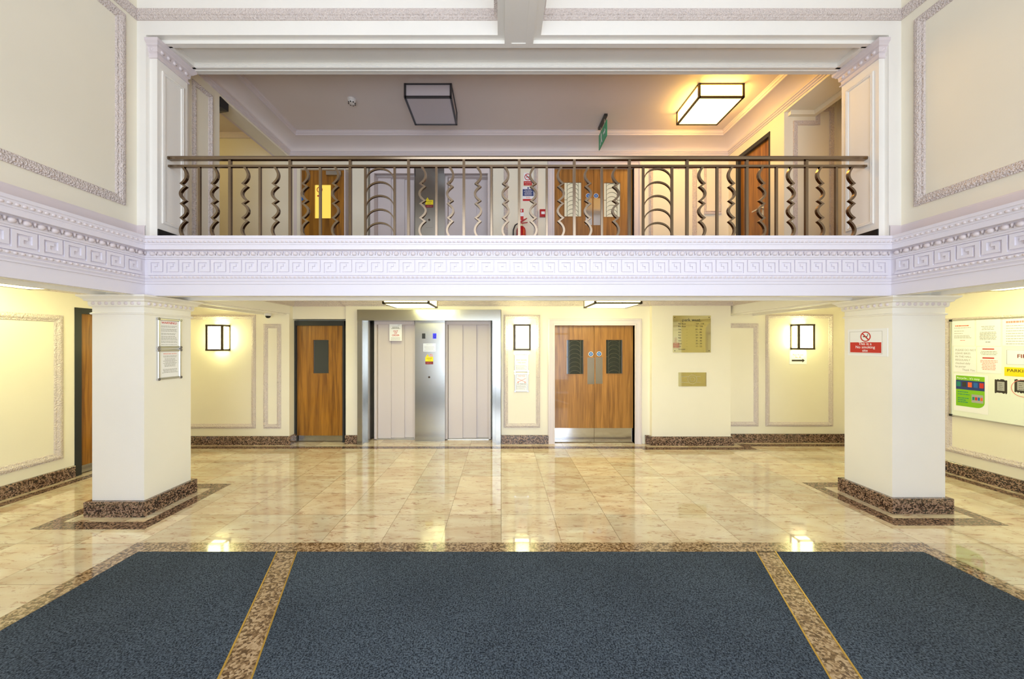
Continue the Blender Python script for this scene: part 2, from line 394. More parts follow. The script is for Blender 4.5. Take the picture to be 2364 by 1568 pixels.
m.box(0, .905, 6.06, Yr, 0, CL); m.box(.905, 2.262, 6.06, Yr, 2.01, CL); m.box(.905, 2.262, 6.2, Yr, 0, 2.01)
m.box(2.262, 2.518, 6.06, Yr, 0, CL); m.box(2.518, 3.835, 5.97, Yr, 0, CL); m.box(3.835, WR+.3, 6.15, Yr, 0, CL)
struct(m, 'wall_rear_right', 'wall', 'cream painted far wall right of the lifts around the double doors', 'wall')
# entrance wall behind the camera with glazed doors and a tall upper window
m = MB()
m.box(WL-.3, -2.4, YB-.15, YB, 0, 6); m.box(2.76, WR+.3, YB-.15, YB, 0, 6)
m.box(-2.4, 2.76, YB-.15, YB, 2.4, 2.95); m.box(-2.4, 2.76, YB-.15, YB, 5.2, 6); m.box(-2.4, 2.76, YB-.15, YB, 0, .12)
struct(m, 'wall_entrance', 'wall', 'cream painted entrance wall around the glazed doors', 'wall')
m = MB()
for i in range(9):
    x = -2.4+i*5.16/8; m.box(x-.03, x+.03, YB-.08, YB-.02, .1, 2.4); m.box(x-.02, x+.02, YB-.08, YB-.02, 2.95, 5.2)
for z in (.14, 2.08, 2.37, 2.97, 4.4, 5.18): m.box(-2.4, 2.76, YB-.08, YB-.02, z-.03, z+.03)
struct(m, 'window_1', 'darkframe', 'dark metal glazing bars of the entrance screen', 'window')

# ---- ceilings of the ground floor
m = MB(); m.box(WL-.3, WR+.3, 3.6, Yr, CL, UF-.02); m.box(WL-.3, XL-.02, YB, 3.6, CL, UF-.02); m.box(XR+.02, WR+.3, YB, 3.6, CL, UF-.02)
struct(m, 'ceiling', 'ceil', 'low cream ceiling of the ground floor', 'ceiling')
m = MB(); m.box(-6.3, 5.3, 3.8, Yr, UF-.02, UF); struct(m, 'floor_upper', 'upfloor', 'floor of the upper landing behind the railing', 'floor')

# ---- beams
def soffit(mb, x0, x1, y0, y1, z, ax):                # beam body with a sunk panel framed by stepped fillets
    mb.box(x0, x1, y0, y1, z+.04, UF-.02)
    st = .04
    for (a, b, h) in ((0, .05, .022), (.05, .11, 0)):
        for q in (0, 1):
            if ax == 'x':
                ya, yb = (y0+a, y0+b) if q == 0 else (y1-b, y1-a)
                mb.box(x0, x1, ya, yb, z+h, z+.04)
            else:
                xa, xb = (x0+a, x0+b) if q == 0 else (x1-b, x1-a)
                mb.box(xa, xb, y0, y1, z+h, z+.04)
m = MB(); soffit(m, XL+.001, XR-.001, YF, 4.06, BB, 'x')
struct(m, 'trim_6', 'beam', 'white painted beam under the balcony', 'beam')
m = MB(); soffit(m, -4.04, XL, YB, 3.55, BB, 'y'); soffit(m, -4.04, XL, 4.06, 6.0, BB, 'y'); m.box(-4.04, XL, 3.55, 4.06, BB, 2.7)
struct(m, 'trim_7', 'beam', 'cream beam running back over the left column', 'beam')
m = MB(); soffit(m, XR, 4.44, YB, 3.6, BB, 'y'); soffit(m, XR, 4.44, 4.1, 6.15, BB, 'y'); m.box(XR, 4.44, 3.6, 4.1, BB, 2.7)
struct(m, 'trim_8', 'beam', 'cream beam running back over the right column', 'beam')
# crown mouldings of the ground floor
CROWN = [(0, CL-.085), (.012, CL-.085), (.014, CL-.07), (.03, CL-.06), (.045, CL-.035), (.05, CL-.02), (.065, CL-.015), (.065, CL+.002)]
m = MB(); sweep(m, CROWN, [(XL, 4.06), (XL, 6.10), (-2.637, 6.10), (-2.637, 6.06), (2.518, 6.06), (2.518, 5.97), (XR, 5.97), (XR, 4.06)], -1)
sweep(m, CROWN, [(WL, YB), (WL, 6.0), (-4.04, 6.0), (-4.04, YB)], -1); sweep(m, CROWN, [(4.44, YB), (4.44, 6.15), (WR, 6.15), (WR, YB)], -1)
struct(m, 'trim_9', 'orn', 'narrow ornate crown moulding under the low ceiling', 'crown moulding')

# ---- frieze: mitred entablature round three sides of the hall
LOW = [(-.01, BB-.0005), (.004, BB-.0005), (.004, 2.288), (.016, 2.290), (.016, 2.304), (.008, 2.306), (.020, 2.322), (.020, 2.332), (.010, 2.336), (.024, 2.352), (.026, 2.368), (.004, 2.373), (.002, 2.533),
       (.012, 2.535), (.014, 2.548), (.024, 2.552), (.024, 2.562), (.030, 2.566), (.030, 2.606), (.034, 2.614), (.078, 2.616), (.078, 2.662), (.084, 2.664), (.084, 2.676), (.090, 2.680), (.096, 2.696), (.100, 2.712), (.108, 2.716), (.110, 2.742), (-.2, 2.742)]
FP = [(XL, YB), (XL, YF), (XR, YF), (XR, YB)]
m = MB(); sweep(m, LOW, FP, -1)
fr = struct(m, 'trim_10', 'key', 'white entablature with greek key frieze below the railing', 'frieze')
def runs():                                             # (start, direction, length, normal) of each side, trimmed at the corners
    yield Vector((XL, YB, 0)), Vector((0, 1, 0)), YF-YB, Vector((1, 0, 0))
    yield Vector((XL, YF, 0)), Vector((1, 0, 0)), XR-XL, Vector((0, -1, 0))
    yield Vector((XR, YF, 0)), Vector((0, -1, 0)), YF-YB, Vector((-1, 0, 0))
kb = MB(); eb = MB(); lb = MB()
P = .1563
for o, d, Ln, nn in runs():
    n_ = int((Ln-.06)/P); s0 = (Ln-n_*P)/2
    pl = Pl(o, d, nn); half = n_/2
    for i in range(n_):
        if d.y > 0: flip = False
        elif d.y < 0: flip = True
        else: flip = i >= half
        if abs(d.y) > 0 and (o+d*(s0+i*P)).y < 1.2: continue
        def seg(a0, a1, b0, b1):
            if flip: a0, a1 = P-a1, P-a0
            kb.pbox(pl, s0+i*P+a0, s0+i*P+a1, b0, b1, 0, .016)
        z0, z1_ = 2.377, 2.529
        seg(.0, P, z0, z0+.022)                          # base rail
        seg(.0, .028, z0+.022, z1_)                       # rises on the left
        seg(.028, .144, z1_-.026, z1_)                    # runs along the top
        seg(.116, .144, z0+.036, z1_-.026)                # drops on the right
        seg(.042, .116, z0+.036, z0+.060)                 # turns back
        seg(.042, .066, z0+.060, z0+.112)                 # up into the centre
        seg(.066, .090, z0+.088, z0+.112)
    k = int((Ln-.08)/.083); s1 = (Ln-k*.083)/2
    for i in range(k):
        c = o+d*(s1+(i+.5)*.083)
        if abs(d.y) > 0 and c.y < 1.2: continue
        eb.egg(c+nn*.032+Vector((0, 0, 2.587)), .026, .024, .022, d, nn)
        q = c+d*.0415
        eb.prism([q+nn*.03+d*(-.009)+Vector((0, 0, 2.606)), q+nn*.03+d*.009+Vector((0, 0, 2.606)), q+nn*.03+Vector((0, 0, 2.568))],
                 [q+nn*.048+d*(-.007)+Vector((0, 0, 2.604)), q+nn*.048+d*.007+Vector((0, 0, 2.604)), q+nn*.046+Vector((0, 0, 2.572))])
    k = int((Ln-.1)/.0417); s1 = (Ln-k*.0417)/2
    for i in range(k):
        c = o+d*(s1+(i+.5)*.0417)
        if abs(d.y) > 0 and c.y < 1.2: continue
        lb.egg(c+nn*.020+Vector((0, 0, 2.357)), .015, .012, .012, d, nn)
        lb.egg(c+nn*.092+Vector((0, 0, 2.690)), .015, .010, .011, d, nn)
kb.build('greek_key_relief', 'key', fr); e = eb.build('egg_and_dart', 'trim', fr, smooth=True); e['label'] = 'lilac egg and dart moulding'
e = lb.build('leaf_moulding', 'trim', fr, smooth=True); e['label'] = 'small lilac leaf moulding'

# ---- upper walls of the hall
m = MB(); m.box(UXL-.3, UXL, YB, UYF, 2.70, 6); struct(m, 'wall_left_upper', 'wall', 'tall cream wall above the frieze on the left', 'wall')
m = MB(); m.box(UXR, UXR+.3, YB, UYF, 2.70, 6); struct(m, 'wall_right_upper', 'wall', 'tall cream wall above the frieze on the right', 'wall')
OL, OR = -3.578, 3.905
BT = 4.807
m = MB(); m.box(UXL-.3, OL, UYF, 4.1, 2.70, BT+.018); struct(m, 'wall_opening_left', 'beam', 'cream wall end left of the balcony opening', 'wall')
m = MB(); m.box(OR, UXR+.3, UYF, 4.05, 2.70, BT+.018); struct(m, 'wall_opening_right', 'beam', 'cream wall end right of the balcony opening', 'wall')
m = MB()
m.box(UXL-.3, UXR+.3, UYF, 4.081, BT+.018, 6)
m.box(OL, OR, UYF, 3.662, BT, BT+.018)
m.box(OL, OR, 3.662, 3.716, BT-.035, BT+.018); m.box(OL, OR, 3.979, 4.081, BT-.035, BT+.018)
m.box(OL, OL+.17, 3.7, 4.0, BT-.035, BT+.018); m.box(OR-.17, OR, 3.7, 4.0, BT-.035, BT+.018)
for z in (.004, .020, .036): m.box(OL+.17, OR-.17, 3.972, 3.98, BT-.031+z, BT-.022+z)
m.box(OL, OR, 4.02, 4.03, BT-.04, BT-.03)
struct(m, 'wall_balcony', 'beam', 'cream wall and deep beam above the balcony opening', 'wall')
m = MB(); c0, c1 = -.035, .401
m.box(c0, c1, YB, UYF, BT+.018, 6); m.box(c0, c0+.07, YB, UYF, BT, BT+.018); m.box(c1-.073, c1, YB, UYF, BT, BT+.018)
m.box(c0+.07, c1-.073, YB, 3.662, BT-.028, BT+.018); m.box(c0+.07, c0+.139, YB, 3.662, BT-.035, BT-.028); m.box(c1-.149, c1-.073, YB, 3.662, BT-.035, BT-.028)
struct(m, 'trim_11', 'beam', 'ceiling beam running from the balcony towards the entrance', 'beam')
m = MB(); m.box(UXL-.3, UXR+.3, YB-.15, UYF, 6.0, 6.1); struct(m, 'ceiling_hall', 'ceil', 'high ceiling of the hall', 'ceiling')
# picture rail moulding high on the walls
RAILP = [(-.002, 4.951), (.012, 4.951), (.014, 4.962), (.022, 4.966), (.024, 4.984), (.034, 4.990), (.036, 5.020), (.028, 5.026), (.03, 5.05), (.018, 5.056), (-.002, 5.056)]
m = MB(); sweep(m, RAILP, [(UXL, YB), (UXL, UYF), (c0, UYF), (c0, YB)], -1); sweep(m, RAILP, [(c1, YB), (c1, UYF), (UXR, UYF), (UXR, YB)], -1)
struct(m, 'trim_12', 'orn', 'ornate lilac picture rail below the high ceiling', 'picture rail')
SK = [(-.002, 2.742), (.012, 2.742), (.012, 2.872), (.006, 2.888), (-.002, 2.89)]
m = MB(); sweep(m, SK, [(UXL, YB), (UXL, UYF), (OL, UYF)], -1); sweep(m, SK, [(OR, UYF), (UXR, UYF), (UXR, YB)], -1)
struct(m, 'baseboard_upper', 'trim', 'pale lilac skirting above the frieze', 'skirting')
# large framed panels on the upper side walls
yl = F*(-UXL)/(VX-288); yr = F*UXR/(2112-VX)
panel('trim_13', LEFTW(UXL), .35, yl, Z(475, yl), Z(43, yl*1.012), 'ornate frame of the large upper left wall panel', wdt=1.25)
panel('trim_14', RIGHTW(UXR), -yr, -.35, Z(478, yr), Z(47, yr*1.0), 'ornate frame of the large upper right wall panel', wdt=1.25)

# pilasters in the balcony opening
def pilaster(nm, x_face, x_wall, y0, y1, s, label):
    t = thing(nm, ((x_face+x_wall)/2, (y0+y1)/2, UF), label, 'pilaster')
    b = MB(); b.box(min(x_face, x_wall), max(x_face, x_wall), y0, y1, UF, BT-.03); b.build('shaft', 'beam', t)
    pl = LEFTW(x_face) if s > 0 else RIGHTW(x_face)
    a0, a1 = (y0+.05, y1-.05) if s > 0 else (-y1+.05, -y0-.05)
    b = MB(); frame(b, pl, a0, a1, 2.94, 4.515, [(0, -.002), (0, .010), (.01, .013), (.018, .008), (.026, .011), (.033, .004), (.035, -.002)]); b.build('panel_moulding', 'beam', t)
    b = MB(); prof = [(0, 4.60), (.012, 4.602), (.016, 4.612), (.004, 4.618), (.004, 4.652), (.018, 4.662), (.022, 4.706), (.036, 4.714), (.042, 4.726), (.058, 4.744), (.060, BT-.036)]
    if s > 0: path = [(x_wall, y0), (x_face, y0), (x_face, y1), (x_wall, y1)]
    else: path = [(x_wall, y1), (x_face, y1), (x_face, y0), (x_wall, y0)]
    sweep(b, prof, path, -1); b.build('capital', 'trim', t)
    b = MB(); n_ = int((y1-y0)/.062)
    for i in range(n_):
        c = (x_face+s*.018, y0+(i+.5)*(y1-y0)/n_, 4.684); b.egg(c, .021, .018, .019, (0, 1, 0), (s, 0, 0))
    b.egg(((x_face+x_wall)/2, y0-.018, 4.684), .016, .016, .019, (1, 0, 0), (0, -1, 0)); b.build('egg_and_dart', 'trim', t, smooth=True)
    b = MB(); b.box(min(x_face+s*.012, x_face-s*.03), max(x_face+s*.012, x_face-s*.03), y0+.002, y1+.012, UF, 2.868); o = b.build('plinth', 'black', t); o['label'] = 'black plinth'
pilaster('pilaster', -3.503, OL, 3.64, 3.99, 1, 'slim cream pilaster with carved capital at the left end of the railing')
pilaster('pilaster', 3.847, OR, 3.64, 4.038, -1, 'slim cream pilaster with carved capital at the right end of the railing')

# ---- upper landing
LWX, RWX, UB = -3.61, 3.88, 6.10
m = MB(); m.box(LWX-.28, LWX, 4.1, 4.58, UF, 5.45); m.box(LWX-.22, LWX, 4.58, UB, 4.87, 5.45)
struct(m, 'wall_landing_left', 'wall', 'left wall of the upper landing with a wide opening', 'wall')
m = MB(); m.box(RWX, RWX+.25, 4.9, 5.155, UF, 4.87); m.box(RWX, RWX+.25, 5.895, UB, UF, 4.87); m.box(RWX, RWX+.25, 4.05, UB, 4.87, 5.45)
m.box(RWX, RWX+.25, 5.155, 5.895, 4.762, 4.87); m.box(RWX+.12, RWX+.24, 5.155, 5.895, UF, 4.762)
struct(m, 'wall_landing_right', 'wall', 'right wall of the upper landing with a door', 'wall')
m = MB(); m.box(RWX+.25, 5.1, 4.9, 5.14, UF, 5.45); m.box(4.6, 4.85, 4.05, 4.9, UF, 5.2); m.box(RWX+.25, 4.29, 4.05, 4.9, 4.87, 5.2); m.box(4.13, 4.85, 4.05, 4.9, 5.2, 5.45); m.box(UXR+.3, 4.9, 3.85, 4.05, UF, 5.45)
m.box(RWX+.05, 4.31, 4.85, 4.899, 4.81, 4.869); m.box(4.25, 4.31, 4.05, 4.85, 4.81, 4.869)
struct(m, 'wall_side_lobby_right', 'wall', 'plain wall of the small side lobby behind the right opening', 'wall')
m = MB(); pl = BACK(4.9)
for a0, a1, b0, b1 in ((4.0, 4.05, UF, 4.745), (4.05, 4.36, 4.69, 4.745), (4.31, 4.36, 4.745, 4.93), (4.36, 4.55, 4.88, 4.93), (4.5, 4.55, UF, 4.88)): m.pbox(pl, a0, a1, b0, b1, 0, .02)
struct(m, 'trim_15', 'orn', 'stepped ornate moulding on the side lobby wall', 'wall panel moulding')
m = MB()
UO = [(-3.40, -2.63), (-2.27, -.15), (.905, 2.262)]     # openings: door, lifts, double door
m.box(-6.3, -3.43, UB, Yr, UF, 4.675); m.box(-2.59, -2.28, UB, Yr, UF, 4.675); m.box(-3.43, -2.59, UB+.42, Yr, UF, 4.675)
struct(m, 'wall_landing_rear_left', 'wall', 'rear wall of the upper landing left of the lifts', 'wall')
m = MB(); m.box(-.14, .905, UB, Yr, UF, 4.675); m.box(2.262, 5.3, UB, Yr, UF, 4.675); m.box(.905, 2.262, UB+.42, Yr, UF, 4.675)
struct(m, 'wall_landing_rear_right', 'wall', 'rear wall of the upper landing right of the lifts', 'wall')
m = MB(); m.box(-6.3, -2.28, UB, Yr, 4.675, 5.6); m.box(-2.28, -.14, UB, Yr, 4.745, 5.6); m.box(-.14, .905, UB, Yr, 4.675, 5.6); m.box(.905, 2.262, UB, Yr, 4.705, 5.6); m.box(2.262, 5.3, UB, Yr, 4.675, 5.6)
struct(m, 'wall_landing_rear_top', 'wall', 'upper strip of the landing rear wall over doors and lifts', 'wall')
m = MB(); m.box(-2.28, -.14, 6.52, Yr, UF, 4.74); struct(m, 'wall_lift_shaft_upper', 'wall', 'wall behind the upstairs lift doors', 'wall')
m = MB(); m.box(-6.3, -6.0, 3.9, UB, UF, 5.6); m.box(-6.3, LWX-.28, 3.85, 4.1, UF, 5.6); struct(m, 'wall_side_lobby_left', 'wall', 'wall of the side lobby behind the left opening', 'wall')
m = MB(); m.box(LWX-.05, RWX+.05, 4.06, UB+.05, UC, UC+.2); m.box(-6.3, LWX-.2, 3.9, UB, 5.28, 5.45); m.box(-6.3, 5.3, 4.0, Yr, 5.6, 5.7)
struct(m, 'ceiling_landing', 'ceil', 'mauve-grey ceiling of the upper landing', 'ceiling')
cove = [(-.002, 4.90), (.012, 4.902), (.014, 4.92), (.028, 4.928), (.030, 4.945), (.042, 4.952), (.044, 4.966), (.02, 4.972), (.012, 4.98)]
m = MB(); cp = [(LWX, 4.05), (LWX, UB), (RWX, UB), (RWX, 4.05)]
sweep(m, cove, cp, -1)
rt = [(.222, 5.118), (.236, 5.122), (.240, 5.142), (.252, 5.148), (.256, 5.172), (.268, 5.180), (.27, 5.19)]
sweep(m, rt, cp, -1)
struct(m, 'trim_16', 'trim', 'lilac cornice mouldings edging the landing ceiling', 'cornice')
m = MB(); cv = []
for i in range(9):
    a = math.pi/2*i/8; cv.append((.012+.21*(1-math.cos(a)), 4.98+.142*math.sin(a)))
sweep(m, cv, cp, -1); o = struct(m, 'trim_17', 'ceil', 'smooth plaster cove between landing wall and ceiling', 'cove')
for p in o.data.polygons: p.use_smooth = True
m = MB(); sweep(m, [(0, 5.20), (.02, 5.2), (.025, 5.22), (.045, 5.25), (.05, 5.28)], [(-6.0, UB), (LWX-.22, UB)], -1)
m.box(LWX-.26, LWX-.22, 4.58, UB, 4.87, 4.93); struct(m, 'trim_18', 'trim', 'narrow cornice in the left side lobby', 'cornice')
panel('trim_19', LEFTW(LWX), 4.17, 4.46, 2.9, 4.79, 'narrow ornate panel frame beside the left opening of the landing', wdt=.8)
panel('trim_20', BACK(UB), X(1163, UB), X(1242, UB), 2.95, Z(380, UB), 'ornate panel frame around the upstairs fire notices')
panel('trim_21', BACK(UB), X(1498, UB), X(1608, UB), 2.95, Z(381, UB), 'wide ornate panel frame right of the upstairs double doors')
panel('trim_22', BACK(UB), X(1625, UB), X(1664, UB), Z(492, UB), Z(381, UB), 'short narrow panel frame in the rear right corner upstairs', wdt=.6)
m = MB(); m.pbox(BACK(UB), X(1625, UB), X(1664, UB), Z(492, UB)-.02, Z(492, UB), 0, .03); struct(m, 'trim_23', 'trim', 'small ledge under the narrow panel frame upstairs', 'ledge')

# ---- columns
def column(r, label):
    x0, x1, y0, y1 = r
    t = thing('column', ((x0+x1)/2, (y0+y1)/2, 0), label, 'column')
    b = MB(); b.box(x0, x1, y0, y1, 0, BB); b.build('shaft', 'beam', t)
    b = MB(); path = [(x0, y0), (x1, y0), (x1, y1), (x0, y1)]
    prof = [(-.002, 1.985), (.010, 1.987), (.014, 2.0), (.004, 2.006), (-.002, 2.008), (0, 2.060), (.014, 2.066), (.020, 2.078), (.022, 2.112), (.040, 2.118), (.046, 2.135), (.066, 2.152), (.076, 2.158), (.078, BB-.001)]
    sweep(b, prof, path, -1, True); b.build('capital', 'beam', t)
    b = MB()
    def row(p, q, nn):
        p = Vector(p); q = Vector(q); n_ = round((q-p).length/.062)
        for i in range(n_):
            c = p+(q-p)*((i+.5)/n_); b.egg(c+Vector(nn)*.016, .020, .020, .019, (q-p).normalized(), nn)
    z = 2.095
    row((x0, y0, z), (x1, y0, z), (0, -1, 0)); row((x1, y0, z), (x1, y1, z), (1, 0, 0)); row((x0, y0, z), (x0, y1, z), (-1, 0, 0)); row((x0, y1, z), (x1, y1, z), (0, 1, 0))
    b.build('egg_and_dart', 'trim', t, smooth=True)
    b = MB(); sweep(b, [(-.002, 0), (.04, 0), (.04, .145), (.036, .15), (-.002, .15)], path, -1, True); o = b.build('plinth', 'granite', t); o['label'] = 'dark brown granite plinth'
column(pierL, 'square white column with granite plinth, carrying two framed notices')
column(pierR, 'square white column with granite plinth, carrying the red no smoking sign')

# ---- skirtings of the ground floor
SKG = [(-.002, 0), (.035, 0), (.035, .142), (.031, .147), (-.002, .147)]
def skirt(nm, path, label): m = MB(); sweep(m, SKG, path, -1); struct(m, nm, 'granite', label, 'skirting')
skirt('baseboard_left', [(WL, YB), (WL, 4.54)], 'dark granite skirting along the left wall')
skirt('baseboard_rear', [(WL, 6.0), (-3.556, 6.0), (-3.556, 6.14)], 'dark granite skirting left of the wooden door')
skirt('baseboard_door', [(-2.637, 6.06), (-2.43, 6.06)], 'short granite skirting between the wooden door and the lifts')
skirt('baseboard_lift', [(.004, 6.06), (.80, 6.06)], 'granite skirting between the lifts and the double doors')
skirt('baseboard_right', [(2.43, 6.06), (2.518, 6.06), (2.518, 5.97), (3.835, 5.97), (3.835, 6.15), (WR, 6.15), (WR, YB)], 'dark granite skirting along the right part of the hall')

# ---- framed wall panels, ground floor
zt, zb = 2.17, .285
panel('trim_24', LEFTW(WL), 2.2, 4.43, .272, 2.046, 'ornate panel frame on the left wall', wdt=1.2)
panel('trim_25', RIGHTW(WR), -4.77, -1.6, .272, 2.03, 'ornate panel frame around the white notice board', wdt=1.1)
panel('trim_26', BACK(6.0), X(418, 6), X(591, 6), Z(989, 6), Z(727, 6), 'wide panel frame around the left wall lamp', wdt=1.1)
panel('trim_27', BACK(6.0), X(609, 6), X(649, 6), Z(989, 6), Z(748, 6), 'narrow panel frame between the left wall lamp and the wooden door')
panel('trim_28', BACK(6.06), X(1163, 6.06), X(1247, 6.06), Z(987, 6.06), Z(727, 6.06), 'panel frame around the middle wall lamp')
panel('trim_29', BACK(6.15), 3.842, X(1750, 6.15), Z(984, 6.15), Z(747, 6.15), 'narrow panel frame right of the brass directory', wdt=1.1)
panel('trim_30', BACK(6.15), X(1767, 6.15), X(1922, 6.15), Z(984, 6.15), Z(726, 6.15), 'wide panel frame around the right wall lamp')

# ------------------------------------------------------------------ doors
def hinge(par, pl, a, bs):
    for b in bs:
        q = MB(); q.pbox(pl, a-.008, a+.008, b, b+.09, 0, .012); q.build('hinge', 'alu', par)
def single_door(nm, pl, a0, a1, b0, b1, fr, label, wood='wood', kick=True, vis=None, glass='glassdark', fmat='darkframe', fc=.06):
    t = thing(nm, pl.p((a0+a1)/2, b0, 0), label, 'door', kind='structure')
    q = MB(); q.pbox(pl, a0, a0+fr, b0, b1, -.08, fc); q.pbox(pl, a1-fr*.35, a1, b0, b1, -.08, fc); q.pbox(pl, a0, a1, b1-fr, b1, -.08, fc+.001); q.build('door_frame', fmat, t)
    l0, l1, lt = a0+fr, a1-fr*.35, b1-fr
    q = MB()
    if vis:
        va, vb, vc, vd = vis
        q.pbox(pl, l0, va, b0+.01, lt, -.03, .015); q.pbox(pl, vb, l1, b0+.01, lt, -.03, .015); q.pbox(pl, va, vb, b0+.01, vc, -.03, .015); q.pbox(pl, va, vb, vd, lt, -.03, .015)
    else: q.pbox(pl, l0, l1, b0+.01, lt, -.03, .015)
    lf = q.build('door_leaf', wood, t)
    if vis:
        q = MB(); q.pbox(pl, va, vb, vc, vd, -.012, -.004); q.build('glass', glass, lf)
        q = MB(); frame(q, pl, va-.012, vb+.012, vc-.012, vd+.012, [(0, .015), (0, .020), (.012, .020), (.014, -.004)]); q.build('glazing_bead', wood, lf)
    if kick:
        q = MB(); q.pbox(pl, l0+.005, l1-.005, b0+.012, b0+.105, .015, .019); q.build('kick_plate', 'steel', lf)
    hinge(lf, pl, l0+.004, [b0+.25, b0+.95, b1-.42] if kick else [b0+.25, b1-.42])
    return t, lf
pl = BACK(6.20)
d, lf = single_door('door_1', pl, X(676, 6.2), X(798, 6.2), 0, Z(741, 6.2), .085, 'sapele veneer door with small window left of the lifts', vis=(X(724, 6.2), X(760, 6.2), Z(862, 6.2), Z(785, 6.2)))
pl = LEFTW(WL-.05)
single_door('door_2', pl, 4.556, 5.45, 0, 2.16, .075, 'wooden door in the left wall partly hidden by the left column', fc=.055)
pl = BACK(UB+.06)
yy = UB+.06
single_door('door_3', pl, X(683, yy), X(801, yy), UF, Z(386, yy), .05, 'upstairs wooden door with a lit yellow window', vis=(X(727, yy), X(765, yy), Z(505, yy), Z(427, yy)), glass='glasslit', kick=False, fmat='trim', fc=.07)
d3 = D.objects['door_3']
q = MB(); q.pbox(pl, X(757, yy), X(791, yy), Z(408, yy), Z(399, yy), .015, .07); q.build('door_closer', 'alu', d3)
q = MB(); q.cyl(pl.p(X(698, yy), Z(460, yy), .015), pl.p(X(698, yy), Z(460, yy), .019), .032, n=24); q.build('fire_door_disc', 'blue', d3)
q = MB(); q.pbox(pl, X(693, yy), X(697, yy), Z(538, yy), Z(487, yy), .015, .05); q.build('door_handle', 'alu', d3)
q = MB(); cx, cz = X(738, yy), Z(438, yy)
for k in range(24):
    a, b_ = 2*math.pi*k/24, 2*math.pi*(k+1)/24
    q.ppoly(pl, [(cx+.05*math.cos(a), cz+.05*math.sin(a)), (cx+.05*math.cos(b_), cz+.05*math.sin(b_)), (cx+.038*math.cos(b_), cz+.038*math.sin(b_)), (cx+.038*math.cos(a), cz+.038*math.sin(a))], 0, .002)
q.pbox(pl, cx-.04, cx+.04, cz-.12, cz-.095, 0, .002); q.build('window_sticker', 'red', d3)
# landing right wall door
pl = RIGHTW(RWX+.05)
single_door('door_4', pl, -5.895, -5.155, UF, 4.76, .06, 'upstairs wooden door in the right wall with a lever handle', kick=False, fc=.06)
d4 = D.objects['door_4']
q = MB(); q.pbox(pl, -5.36, -5.32, 3.55, 3.80, .015, .022); q.cyl(pl.p(-5.34, 3.72, .02), pl.p(-5.34, 3.72, .07), .01); q.pbox(pl, -5.50, -5.33, 3.71, 3.73, .06, .075); q.build('door_handle', 'alu', d4)
